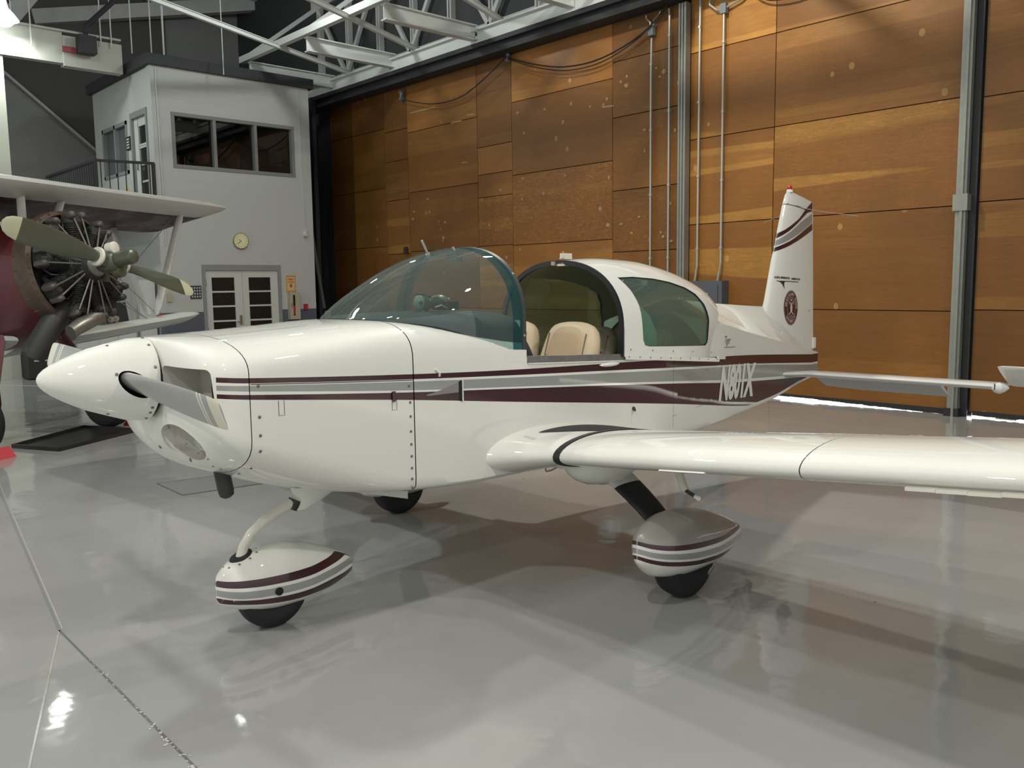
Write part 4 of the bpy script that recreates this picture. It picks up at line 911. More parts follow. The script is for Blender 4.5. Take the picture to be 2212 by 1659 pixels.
# ---- tailplane
def foil(le, chord, th, tw=0.0, camber=.0, n=16, x0=0, x1=1, up=Vector((0, 0, 1))):
    """airfoil ring in the y-z plane at le (x position kept); tw = nose-up degrees"""
    ca, sa_ = math.cos(math.radians(tw)), math.sin(math.radians(tw)); P = []
    for s_ in (1, -1):
        ks = range(n+1) if s_ == 1 else range(n-1, 0, -1)
        for k in ks:
            x = x0+(x1-x0)*(1-math.cos(PI*k/n))/2; y = th*5*(.2969*math.sqrt(x)-.126*x-.3516*x*x+.2843*x**3-.1036*x**4)
            c_ = camber*4*x*(1-x); yy = c_+s_*y*(1.0 if s_ == 1 else 1)
            P.append(Vector((le.x, le.y+chord*(x*ca+yy*sa_), le.z+chord*(yy*ca-x*sa_))))
    return P
stm = mat('tailplane_white', (.66, .65, .64), .3, coat=.7)
eldr = mat('elevator_underside', (.50, .52, .53), .4)
TZ = .892
for sgn in (1, -1):
    mb = MB(); mb.loft([foil(Vector((sgn*u, v, TZ+.004*0)), c_, th, 3) for u, v, c_, th in ((.03, 4.62, .80, .035), (.12, 4.72, .70, .06), (.22, 4.85, .58, .09), (.32, 4.955, .475, .125), (.5, 4.97, .46, .13), (1.3, 4.975, .455, .13), (1.80, 4.98, .45, .13), (1.83, 4.99, .43, .10))])
    ab(mb, 'tailplane', stm)
    # drooped elevator: hinge at v=5.43
    dr = 29
    mb = MB(); rs = []
    for u in (.16, .5, .9, 1.24, 1.26):
        le = Vector((sgn*u, 5.425, TZ-.018)); ch = .38 if u > .2 else .34
        rs.append(foil(le, ch, .085, dr))
    mb.loft(rs); ab(mb, 'elevator', [eldr])
    # balance horn tips, nose up
    mb = MB(); rs = []
    for u, c_, th, v_ in ((1.845, .36, .05, 4.99), (1.88, .39, .10, 4.98), (2.02, .39, .10, 4.98), (2.10, .33, .08, 5.02), (2.14, .24, .04, 5.08)):
        rs.append(foil(Vector((sgn*u, v_, 1.048-.5*(v_-4.98))), c_, th, 28))
    mb.loft(rs); ab(mb, 'balance_horn', white)
    mb = MB(); mb.lathe([(-.02, .012), (.0, .035), (.03, .045), (.07, .03), (.10, .008)], (sgn*1.84, 4.97, TZ-.01), (sgn*.75, .65, 0), 14); ab(mb, 'tailplane_tip', stm)
mb = MB(); mb.box2((1.842, 4.945, TZ-.02), (1.848, 4.952, TZ+.025)); ab(mb, 'tip_slot', dark, smooth=None)

# ---- wings
SL = math.tan(math.radians(5.35))
def wz(u): return .818+(u-1.157)*SL
seal_blk = black
for sgn in (1, -1):
    def wr_(u, v=1.185, c_=1.25, th=.138): return foil(Vector((sgn*u, v, wz(u))), c_, th, 3.0, .022, n=22)
    rs = [wr_(u) for u in (.878, 1.0, 1.5, 2.225)]; mb = MB(); mb.loft(rs); wing = ab(mb, 'wing_inner_panel', white, smooth=40)
    rs = [wr_(u) for u in (2.231, 3.0, 4.0, 4.62)]+[wr_(4.70, 1.20, 1.22, .12), wr_(4.76, 1.24, 1.12, .09), wr_(4.80, 1.30, .98, .04)]; mb = MB(); mb.loft(rs); ab(mb, 'wing_outer_panel', white, smooth=40)
    mb = MB(); mb.loft([wr_(2.224, 1.188, 1.244, .136), wr_(2.232, 1.188, 1.244, .136)]); ab(mb, 'wing_seam', seam_m, smooth=40)
    mb = MB(); mb.loft([wr_(u, 1.185-d_, 1.25+2*d_, .138+d_*.8) for u, d_ in ((.835, .0), (.838, .008), (.876, .008), (.879, .0))]); ab(mb, 'wing_root_seal', windowseal, smooth=40)
    # root fairing
    rs = []
    for t in frange(0, 1, 10):
        u = .50+(.836-.50)*t; e = (1-t)**1.5; v = 1.185-.235*e-.0*t; c_ = 1.25+.235*e+.12*(1-t)
        rg = foil(Vector((sgn*u, v, wz(u)+.012*(1-t))), c_, .138+.028*(1-t), 3.0+.6*(1-t), .022, n=22)
        rs.append(rg)
    mb = MB(); mb.loft(rs); ab(mb, 'wing_root_fairing', white, smooth=40)
    mb = MB(); mb.box2((sgn*.53, 1.45, .60), (sgn*.80, 2.30, .78)); 
    mb = MB(); mb.loft([foil(Vector((sgn*u, 1.26, .735)), 1.2, .10, 3, n=14) for u in (.35, .80)]); ab(mb, 'wing_spar_fairing', white, smooth=40)
def wing_top(u, v, off=.002):
    x = max(.0005, min(1, (v-1.185)/1.25)); th = .138; y = th*5*(.2969*math.sqrt(x)-.126*x-.3516*x*x+.2843*x**3-.1036*x**4)
    t = max(0, min(1, (u-.50)/.336)); e = (1-t)**1.5 if t < 1 else 0; v0 = 1.185-.235*e; c_ = 1.25+.235*e+.12*(1-t); th = .138+.028*(1-t); x = max(.0005, min(1, (v-v0)/c_))
    y = th*5*(.2969*math.sqrt(x)-.126*x-.3516*x*x+.2843*x**3-.1036*x**4); yy = .022*4*x*(1-x)+y; a = math.radians(3.0+.6*(1-t))
    return Vector((u, v, wz(u)+.012*(1-t)+c_*(yy*math.cos(a)-x*math.sin(a))+off))
# black walkway wedge on the root
mb = MB(); g = []; n = 18
for i in range(n+1):
    v = 1.30+(2.10-1.30)*i/n
    ua = .62+.0*i; ub = min(.836, .62+.216*min(1, (i/n)*2.6+.02)) if i else .625
    for j in range(7): g.append(wing_top(ua+(ub-ua)*j/6, v, .003))
mb.add(g, [(i*7+j, i*7+j+1, (i+1)*7+j+1, (i+1)*7+j) for i in range(n) for j in range(6)]); ab(mb, 'walkway', mat('walkway_grey', (.045, .045, .048), .85))
mb = MB()
for i in range(3):
    for j in range(5):
        p = wing_top(.60+.028*j*.5, 1.20+.008*i+.003*j, .002); mb.add([p, p+Vector((.009, 0, 0)), p+Vector((.009, .004, .001)), p+Vector((0, .004, .001))], [(0, 1, 2, 3)])
ab(mb, 'small_stencil', midgrey, smooth=None)
# stall strip, leading-edge tape, pitot mast, step, drains
def le_pt(u, ang, off=.0):
    le = Vector((u, 1.185, wz(u))); return le+Vector((0, .018-.030*math.cos(ang), .032*math.sin(ang)-.004))+Vector((0, -off, 0))
mb = MB(); mb.loft([[Vector((u, 1.172, wz(u)-.028)), Vector((u, 1.164, wz(u)-.034)), Vector((u, 1.186, wz(u)-.042))] for u in (1.53, 1.78)]); ab(mb, 'stall_strip', white, smooth=None)
mb = MB(); 
for k in range(9):
    u = 2.66+.11*k; mb.box((u+.055, 1.195, wz(u)-.043-.0015*(k % 3)+.0), (.112, .03, .014), 0, Matrix.Rotation(-math.radians(5.35), 3, 'Y'))
ab(mb, 'stall_strip', cream, smooth=None)
pt = MB(); pt.tube([(1.36, 1.56, .76), (1.43, 1.52, .665), (1.455, 1.51, .645)], .021, 12); pit = ab(pt, 'pitot_mast', cream)
pt = MB(); pt.tube([(1.455, 1.51, .648), (1.545, 1.46, .642)], .010, 10); pt.tube([(1.543, 1.461, .642), (1.572, 1.444, .641)], .0125, 10, mi=1); pt.build('pitot_tube', [darkmetal, whitemark], pit, smooth=40)
mb = MB(); mb.tube([(.66, 1.52, .70), (.60, 1.42, .645), (.58, 1.40, .640), (.585, 1.39, .655)], .005, 6); ab(mb, 'tie_down_rod', galv2)
mb = MB(); mb.tube([(.80, 1.58, .62), (.80, 1.585, .575)], .006, 6); ab(mb, 'fuel_drain', darkmetal)
for sgn in (1, -1):
    mb = MB(); c_ = Vector((sgn*.83, 1.60, .700)); rs = []
    for k in range(1, 12):
        a = PI*k/12; rs.append([c_+Vector((.22*math.sin(a)*math.cos(t)*.8, -.26*math.cos(a), .125*math.sin(a)*math.sin(t))) for t in [2*PI*i/16 for i in range(16)]])
    mb.loft(rs); ab(mb, 'gear_blister', white, smooth=60)
# ---- main gear
legw = mat('gear_leg_white', (.60, .59, .56), .4)
def loopring(c_, e1, e2, a, b, n=20, p=2.0):
    out = []
    for k in range(n):
        t = 2*PI*k/n; x, y = math.cos(t), math.sin(t); out.append(c_+e1*a*math.copysign(abs(x)**(2/p), x)+e2*b*math.copysign(abs(y)**(2/p), y))
    return out
PANTP = [white, maroon, silver, taupe]
def pant(name, cx, prof, bands, top_m):
    """prof: (v, halfwidth, top, mid, bottom); bands: six curves of height over v, cut straight across the side"""
    NV = 46; V = [prof[0][0]+(prof[-1][0]-prof[0][0])*(.5-.5*math.cos(PI*k/(NV-1))) for k in range(NV)]; rings = []; KT, KB = 9, 8
    for v in V:
        hw, zt, zm, zb = [sinterp([(a[0], a[k]) for a in prof], v) for k in (1, 2, 3, 4)]
        ws = []; last = zt
        bs = []
        for i in range(6):
            w_ = min(max(sinterp(bands[i], v), zb+(zt-zb)*(.04*(6-i))), zt-(zt-zb)*.04*(i+1)); bs.append(w_)
        a0 = math.asin(max(-1, min(1, (bs[0]-zm)/(zt-zm) if bs[0] > zm else (bs[0]-zm)/(zm-zb))))
        a1 = math.asin(max(-1, min(1, (bs[5]-zm)/(zt-zm) if bs[5] > zm else (bs[5]-zm)/(zm-zb))))
        def zz(a): return zm+(zt-zm)*math.sin(a) if a > 0 else zm+(zm-zb)*math.sin(a)
        ws = [zz(PI/2+(a0-PI/2)*k/KT) for k in range(KT)]+bs+[zz(a1+(-PI/2-a1)*k/KB) for k in range(1, KB+1)]
        h = []
        for w_ in ws:
            q = (w_-zm)/(zt-zm) if w_ > zm else (zm-w_)/(zm-zb); q = min(1, abs(q)); h.append((hw*(1-q**2.2)**(1/2.0), w_))
        h[0] = (0, zt); h[-1] = (0, zb)
        rings.append([Vector((cx+u, v, z)) for u, z in h]+[Vector((cx-u, v, z)) for u, z in h[1:-1]][::-1])
    n = KT+6+KB
    def rm(i, j):
        jj = j if j < n-1 else 2*n-3-j
        if jj < KT: return top_m
        return {KT: 1, KT+1: 0, KT+2: 2, KT+3: 0, KT+4: 1}.get(jj, 0)
    mb = MB(); mb.loft(rings, rowm=rm); return ab(mb, name, PANTP, smooth=50)
BN = [[(-.33, .306), (-.217, .299), (-.074, .294), (.093, .291), (.221, .299), (.31, .311), (.43, .33)], [(-.33, .276), (-.219, .263), (-.076, .254), (.091, .248), (.276, .262), (.369, .274), (.43, .285)],
      [(-.33, .260), (-.22, .245), (-.077, .236), (.09, .231), (.275, .242), (.391, .251)], [(-.33, .228), (-.222, .208), (-.079, .198), (.089, .192), (.273, .203), (.372, .215)],
      [(-.33, .219), (-.222, .199), (-.08, .184), (.088, .175), (.273, .186), (.351, .190), (.43, .20)], [(-.328, .192), (-.223, .174), (-.081, .151), (.086, .137), (.214, .137), (.43, .165)]]
BM = [[(1.307, .398), (1.366, .378), (1.504, .353), (1.716, .332), (1.948, .315), (2.212, .311), (2.32, .315)], [(1.305, .380), (1.366, .354), (1.505, .326), (1.717, .301), (1.963, .287), (2.242, .286)],
      [(1.301, .364), (1.366, .337), (1.505, .309), (1.717, .281), (1.964, .265), (2.258, .263)], [(1.296, .339), (1.367, .309), (1.505, .278), (1.718, .246), (1.965, .229), (2.247, .222)],
      [(1.293, .330), (1.367, .297), (1.506, .265), (1.718, .232), (1.965, .212), (2.232, .199)], [(1.296, .312), (1.367, .275), (1.506, .24), (1.719, .204), (1.966, .183), (2.201, .180)]]
def tyre(name, c_, R_, w_, parent=None):
    mb = MB(); mb.lathe([(-w_*.42, R_*.50), (-w_*.5, R_*.68), (-w_*.48, R_*.86), (-w_*.36, R_*.965), (-w_*.15, R_), (w_*.15, R_), (w_*.36, R_*.965), (w_*.48, R_*.86), (w_*.5, R_*.68), (w_*.42, R_*.50)], c_, (1, 0, 0), 44)
    o = ab(mb, name, black, parent, smooth=50)
    mb = MB(); mb.lathe([(-w_*.40, R_*.12), (-w_*.41, R_*.50), (w_*.41, R_*.50), (w_*.40, R_*.12)], c_, (1, 0, 0), 24); mb.build('hub', galv2, o, smooth=30); return o
for sgn in (1, -1):
    cx = 1.285*sgn
    tyre('main_tyre', (cx, 1.742, .212), .212, .155)
    pn = pant('wheel_pant', cx, [(1.325, .002, .405, .345, .285), (1.334, .032, .420, .340, .268), (1.37, .070, .445, .330, .232), (1.437, .106, .474, .312, .182), (1.56, .132, .496, .305, .150), (1.70, .140, .494, .295, .132), (1.86, .134, .460, .282, .128), (2.02, .112, .408, .270, .140), (2.16, .080, .352, .258, .166), (2.25, .050, .306, .250, .195), (2.295, .028, .272, .245, .215), (2.31, .010, .250, .243, .235)], BM, 3)
    A, Bp = Vector((sgn*.80, 1.62, .70)), Vector((sgn*1.24, 1.735, .29))
    rs = []; ts = [0, .10, .22, .33, .45, .60, .745, .84, .95, 1.0]
    for t in ts:
        c_ = A.lerp(Bp, t)+Vector((sgn*.02*math.sin(PI*t), 0, .015*math.sin(PI*t))); wv = .125-.035*t
        if t < .2: wv += .05*(1-t/.2)
        if t > .78: wv += .03*(t-.78)/.22
        d_ = (Bp-A).normalized(); e2 = d_.cross(Vector((0, 1, 0))).normalized(); rs.append(loopring(c_, Vector((0, 1, 0)), e2, wv, .026+.02*max(0, 1-t/.2)+.012*max(0, (t-.8)/.2), 20, 2.2))
    mb = MB(); mb.loft(rs, rowm=lambda i, j: 1 if 3 <= i <= 5 else 0); ab(mb, 'gear_leg', [legw, black], smooth=40)
mb = MB(); mb.lathe([(0, .030), (.004, .030), (.004, .02)], (1.42, 1.80, .155), (1, .1, -.5), 14); ab(mb, 'axle_cap', galv2)
# nose gear
npz = pant('nose_wheel_pant', 0.03, [(-.338, .002, .300, .262, .205), (-.333, .022, .316, .260, .192), (-.322, .044, .333, .258, .180), (-.295, .072, .356, .255, .165), (-.24, .098, .392, .250, .138), (-.14, .122, .415, .242, .108), (-.02, .130, .420, .232, .093), (.10, .122, .402, .225, .092), (.23, .096, .356, .220, .105), (.33, .064, .310, .216, .128), (.395, .036, .275, .212, .152), (.428, .018, .245, .205, .172), (.438, .006, .215, .200, .190)], BN, 0)
tyre('nose_tyre', (.03, -.045, .185), .185, .125)
mb = MB(); mb.lathe([(0, .0), (0, .020), (.006, .020), (.006, .012), (.003, .0)], (.159, -.075, .215), (1, -.05, 0), 16); ab(mb, 'axle_hole', dark)
mb = MB(); mb.tube([(.05, .20, .665), (.045, .08, .610), (.04, 0, .580), (.035, -.085, .540), (.03, -.145, .495), (.03, -.185, .440), (.03, -.205, .385), (.03, -.212, .34)], [.030, .028, .027, .026, .0255, .0255, .026, .026], 16); ab(mb, 'nose_gear_strut', cream, smooth=60)
mb = MB(); mb.loft([loopring(Vector((.035, -.205, .388)), Vector((1, 0, -.12)), Vector((0, .93, .32)), .044, .066, 22), loopring(Vector((.035, -.208, .404)), Vector((1, 0, -.12)), Vector((0, .93, .32)), .038, .058, 22)]); ab(mb, 'strut_boot', black)
for k in range(6):
    a = math.radians(-100+k*38); screw((.03+.06*math.cos(a), -.205+.085*math.sin(a), .398+.028*math.sin(a)-.012), (.3*math.cos(a), -.2, 1), s=.8)
mb = MB(); mb.loft([loopring(Vector((.05, .26, .72)), Vector((1, 0, 0)), Vector((0, 1, 0)), .055, .20, 18), loopring(Vector((.05, .22, .65)), Vector((1, 0, 0)), Vector((0, 1, 0)), .045, .13, 18), loopring(Vector((.05, .17, .60)), Vector((1, 0, 0)), Vector((0, 1, 0)), .038, .07, 18), loopring(Vector((.047, .13, .575)), Vector((1, 0, 0)), Vector((0, 1, .0)), .034, .05, 18)]); ab(mb, 'strut_fairing', white, smooth=60)
mb = MB(); mb.tube([(.045, .10, .625), (.044, .085, .60), (.04, .078, .585)], .034, 14); ab(mb, 'strut_collar', darkmetal)
mb = MB(); mb.prism([(.20, .30, .66), (.20, .70, .655), (.20, .70, .545)], (-.02, 0, 0)); mb.prism([(-.16, .30, .66), (-.16, .70, .655), (-.16, .70, .545)], (-.02, 0, 0)); mb.add([(.20, .30, .66), (.20, .70, .545), (-.18, .70, .545), (-.18, .30, .66)], [(0, 1, 2, 3)]); ab(mb, 'cowl_flap', white, smooth=None)
# ---- windshield
def sup(hw, zs, top, n_, a):  # arch point, a in 0..PI from left sill over the top
    c_, s_ = math.cos(a), math.sin(a); return (hw*math.copysign(abs(c_)**(2/n_), c_), zs+(top-zs)*abs(s_)**(2/n_))
wst = [(.42, 1.530), (.56, 1.636), (.715, 1.727), (.854, 1.806), (.98, 1.862), (1.10, 1.898), (1.20, 1.918), (1.30, 1.926)]
WB = [(.42, 0.0, 1.530), (.425, .12, 1.530), (.45, .22, 1.527), (.55, .33, 1.518), (.68, .43, 1.500), (.80, .485, 1.468), (.92, .510, 1.430), (1.05, .522, 1.392), (1.15, .528, 1.352), (1.30, .532, 1.340)]
NA = 36
def ws_ring(v, inset=0):
    ub = sinterp([(a, b) for a, b, c_ in WB], v); wb_ = sinterp([(a, c_) for a, b, c_ in WB], v); tp = sinterp(wst, v)-inset
    tt = max(0, min(1, (v-.42)/.87)); zs = wb_+(.16*tt**2)*(1 if tt > 0 else 0); n_ = 2.0+.3*tt
    out = []; hw = ub-inset
    # straight bit then arch
    m_ = 6
    for k in range(m_): out.append((hw, wb_+(zs-wb_)*k/m_))
    for k in range(NA+1): out.append(sup(hw, zs, max(tp, zs+.001), n_, PI*k/NA))
    for k in range(m_-1, -1, -1): out.append((-hw, wb_+(zs-wb_)*k/m_))
    return [Vector((u, v, w_)) for u, w_ in out]
vs = [.425, .44, .47, .52, .58, .65, .73, .82, .91, 1.0, 1.08, 1.14, 1.20]
mb = MB(); mb.loft([ws_ring(v) for v in vs], closed=False, c0=False, c1=False); wsh = ab(mb, 'windshield', wsglass, smooth=60)
mb = MB(); mb.loft([ws_ring(v) for v in (1.20, 1.235, 1.275)], closed=False, c0=False, c1=False); ab(mb, 'windshield_edge_band', wsband, smooth=60)
# rear arch frame
def arch_frame(name, pts_fn, v0, v1, w_, m, parent=None, smooth=50):
    a, b = pts_fn(v0, 0), pts_fn(v1, 0); c_, d_ = pts_fn(v1, w_), pts_fn(v0, w_); n = len(a); mb = MB()
    mb.add(a+b+c_+d_, [q for i in range(n-1) for q in ((i, i+1, n+i+1, n+i), (n+i, n+i+1, 2*n+i+1, 2*n+i), (2*n+i, 2*n+i+1, 3*n+i+1, 3*n+i), (3*n+i, 3*n+i+1, i+1, i))])
    return ab(mb, name, m, parent, smooth=smooth)
frame_m = mat('windshield_frame_grey', (.045, .05, .048), .5)
arch_frame('windshield_frame', ws_ring, 1.272, 1.300, .020, frame_m)
def rv(frac):   # rivet on the arch
    r = ws_ring(1.286); i = int(frac*(len(r)-1)); p = r[i]; mb = MB(); mb.lathe([(0, .008), (.004, .006)], p, (p.x, 0, max(.2, p.z-1.5)), 10); ab(mb, 'arch_rivet', galv2)
for f in (.07, .29): rv(f)
# side strip where the windshield skin steps down to the canopy rail
for s_ in (1, -1):
    mb = MB(); mb.box2((s_*.523, 1.13, 1.28), (s_*.5305, 1.302, 1.343)); ab(mb, 'sill_corner', white, smooth=None)
railm = mat('rail_grey_metal', (.34, .34, .34), .35, metal=.7, noise=(20, .4, 3))
for s_ in (1, -1):
    mb = MB(); mb.bar((s_*.516, 1.305, 1.283), (s_*.516, 2.5, 1.222), .032, .040); ab(mb, 'canopy_rail', railm, smooth=None)
for s_ in (1, -1):
    mb = MB(); mb.bar((s_*.536, 1.31, 1.262), (s_*.536, 3.2, 1.165), .006, .006); ab(mb, 'rail_lip', white, smooth=None)
# thermometer probe on the windshield
mb = MB(); mb.lathe([(-.006, .028), (.006, .026), (.010, .010)], (.02, 1.035, 1.868), (0, -.55, .85), 16); th_ = ab(mb, 'probe_disc', glassmat('probe_clear', (.6, .72, .7), .3))
mb = MB(); mb.tube([(.02, 1.03, 1.875), (.02, .985, 1.957)], .0075, 10); mb.lathe([(0, .014), (.012, .014)], (.02, 1.03, 1.872), (0, -.5, .85), 10); ab(mb, 'temperature_probe', galv2)
# ---- canopy shell
T_ctop = [(0, 1.857), (.2, 1.873), (.4, 1.864), (.6, 1.820), (.8, 1.745), (.92, 1.68), (1.0, 1.61)]
T_chw = [(0, .546), (.3, .546), (.6, .540), (.8, .515), (.92, .488), (1.0, .462)]
T_czs = [(0, 1.42), (.5, 1.42), (.8, 1.40), (1.0, 1.36)]
def can_ring(s_, inset=0.0):
    hw = sinterp(T_chw, s_)-inset; tp = sinterp(T_ctop, s_)-inset; zs = sinterp(T_czs, s_); out = []
    zb = 1.243-.088*s_
    def vv(w_):
        t = max(0, min(1, (w_-zb)/(tp-zb))); return 2.155+s_*(1.10+.36*t**2.2)
    m_ = 8; P = [(hw, zb+(zs-zb)*k/m_) for k in range(m_)]+[sup(hw, zs, tp, 2.2, PI*k/NA) for k in range(NA+1)]+[(-hw, zb+(zs-zb)*k/m_) for k in range(m_-1, -1, -1)]
    return [Vector((u, vv(w_), w_)) for u, w_ in P]
def shell(i0, i1, n=22, s0=0.0, s1=1.0, mats=None, name='x'):
    SS = frange(s0, s1, n); a = [can_ring(s_, i0) for s_ in SS]; b = [can_ring(s_, i1) for s_ in SS]; k = len(a[0]); mb = MB()
    v = [p for r in a for p in r]+[p for r in b for p in r]; N_ = n*k; f = []; mi = []
    for i in range(n-1):
        for j in range(k-1):
            f.append((i*k+j, i*k+j+1, (i+1)*k+j+1, (i+1)*k+j)); mi.append(0); f.append((N_+i*k+j, N_+(i+1)*k+j, N_+(i+1)*k+j+1, N_+i*k+j+1)); mi.append(1)
    for j in range(k-1):
        f.append((j, N_+j, N_+j+1, j+1)); mi.append(0); o = (n-1)*k; f.append((o+j, o+j+1, N_+o+j+1, N_+o+j)); mi.append(0)
    for i in range(n-1):
        f.append((i*k, (i+1)*k, N_+(i+1)*k, N_+i*k)); mi.append(0); o = k-1; f.append((i*k+o, N_+i*k+o, N_+(i+1)*k+o, (i+1)*k+o)); mi.append(0)
    mb.add(v, f, mi); return mb.build(name, mats, None, smooth=50)
CANM = [white, olivecloth, windowseal]
can = shell(0, .022, 26, mats=CANM, name='canopy')
WPOLY = [(2.262, 1.738), (2.42, 1.742), (2.62, 1.730), (2.80, 1.705), (2.96, 1.668), (3.075, 1.620), (3.15, 1.545), (3.185, 1.44), (3.187, 1.30), (3.176, 1.272), (3.14, 1.255), (2.42, 1.292), (2.372, 1.302), (2.352, 1.335), (2.340, 1.46), (2.330, 1.56), (2.305, 1.65)]
WPOLY = [(v-.0, w_) for v, w_ in WPOLY]
def wcut(u0, u1, shrink=0):
    c_ = Vector((2.78, 1.5)); P = []
    for v, w_ in WPOLY:
        q = Vector((v, w_)); d_ = (q-c_); q = c_+d_*(1-shrink/d_.length); P.append(q)
    m_ = MB(); m_.prism([Vector((u0, q.x, q.y)) for q in P], (u1-u0, 0, 0), 2); return m_.build('cut', CANM, None)
boolean(can, wcut(.05, .8)); boolean(can, wcut(-.8, -.05))
can.data.set_sharp_from_angle(angle=math.radians(35)); can.parent = AC
for u0, u1 in ((.08, .8), (-.8, -.08)):
    gl = shell(.008, .012, 24, mats=[cwglass]*2, name='canopy_window'); boolean(gl, wcut(u0, u1, -.004), 'INTERSECT'); gl.parent = can
arch_frame('canopy_front_seal', lambda v, i: [p+Vector((0, v-2.155, 0)) for p in can_ring(0, i)], 2.140, 2.162, .030, windowseal)
mb = MB(); mb.box((.0, 2.165, 1.832), (.10, .05, .018)); mb.box((-.03, 2.14, 1.838), (.03, .03, .025)); mb.box((.04, 2.15, 1.825), (.05, .06, .012), 1); ab(mb, 'canopy_latch', [galv2, cream], smooth=None)
mb = MB(); mb.box((.03, 2.19, 1.887), (.018, .10, .032), 0); mb.box((.03, 2.19, 1.870), (.05, .07, .01), 0); ab(mb, 'canopy_grip', cream, smooth=None)
mb = MB(); mb.bar((.5475, 2.17, 1.238), (.5475, 3.24, 1.148), .006, .026, up=(0, 0, 1)); ab(mb, 'canopy_skirt', white, smooth=None)
mb = MB(); mb.bar((.5475, 3.22, 1.165), (.52, 3.36, 1.155), .01, .022); ab(mb, 'skirt_end', white, smooth=None)
for k in range(10): screw((.5505, 2.20+k*.112, 1.240-k*.0094), (1, 0, 0), s=.7)
for k in range(5): screw((.5475, 2.22+k*.23, 1.285-k*.019), (1, 0, 0), s=.7)
for s_ in (1,):
    mb = MB(); P = [(2.34, 1.27), (2.56, 1.27), (2.55, 1.38), (2.51, 1.49), (2.44, 1.59), (2.36, 1.66), (2.30, 1.66), (2.32, 1.5)]
    mb.prism([(s_*.505-(.10 if w_ > 1.55 else .03 if w_ > 1.45 else 0)*s_, v, w_) for v, w_ in P], (-.012*s_, 0, 0)); ab(mb, 'window_post_trim', mat('pale_trim', (.85, .86, .80), .6), smooth=None)
# ---- cockpit
mb = MB(); mb.box2((-.50, .55, .78), (.50, 2.6, .80)); mb.box2((-.42, 2.6, .78), (.42, 3.18, .80)); ab(mb, 'cockpit_floor', olivecloth, smooth=None)
mb = MB()
for s_ in (1, -1): mb.add([(s_*.515, 1.0, .8), (s_*.515, 2.5, .8), (s_*.505, 2.5, 1.21), (s_*.505, 1.0, 1.285), (s_*.44, 3.17, .8), (s_*.44, 3.17, 1.17)], [(0, 1, 2, 3), (1, 4, 5, 2)])
ab(mb, 'cockpit_lining', mat('beige_trim', (.33, .27, .18), .7), smooth=None)
# glareshield: dark teal cover bulging under the glass
rs = []
def skin_w(u, v): return sinterp(T_zst, v)+(sinterp(T_top, v)-sinterp(T_zst, v))*max(0, 1-(abs(u)/sinterp(T_hw, v))**sinterp(T_nt, v))**(1/sinterp(T_nt, v))
for v in (.432, .45, .50, .56, .63, .72, .82, .92, 1.02, 1.12, 1.20, 1.27):
    hw = max(.04, sinterp([(a_, b_) for a_, b_, c_ in WB], v)-.006); zb = skin_w(hw, v)+.003; tp = sinterp([(.43, 1.535), (.52, 1.542), (.7, 1.552), (.95, 1.556), (1.27, 1.553)], v)
    rs.append([Vector((u, v, w_)) for u, w_ in [sup(hw, zb, tp, 3.4, PI*k/30) for k in range(31)]])
for v, hw, tp, zb in ((1.275, .522, 1.553, 1.30), (1.34, .49, 1.530, 1.22), (1.40, .485, 1.47, 1.18), (1.44, .48, 1.38, 1.16), (1.46, .475, 1.30, 1.15), (1.47, .47, 1.22, 1.15)):
    rs.append([Vector((u, v, w_)) for u, w_ in [sup(hw, zb, tp, 3.2, PI*k/30) for k in range(31)]])
mb = MB(); mb.loft(rs, closed=False, c0=False, c1=True); ab(mb, 'glareshield', glarem, smooth=60)
mb = MB(); mb.box2((-.46, 1.15, .85), (.46, 1.18, 1.45)); ab(mb, 'instrument_panel', darkmetal, smooth=None)
mb = MB(); mb.box((.10, 1.16, 1.865), (.085, .05, .06)); mb.tube([(.10, 1.16, 1.89), (.06, 1.18, 1.915)], .012, 6); ab(mb, 'compass', frame_m, smooth=None)
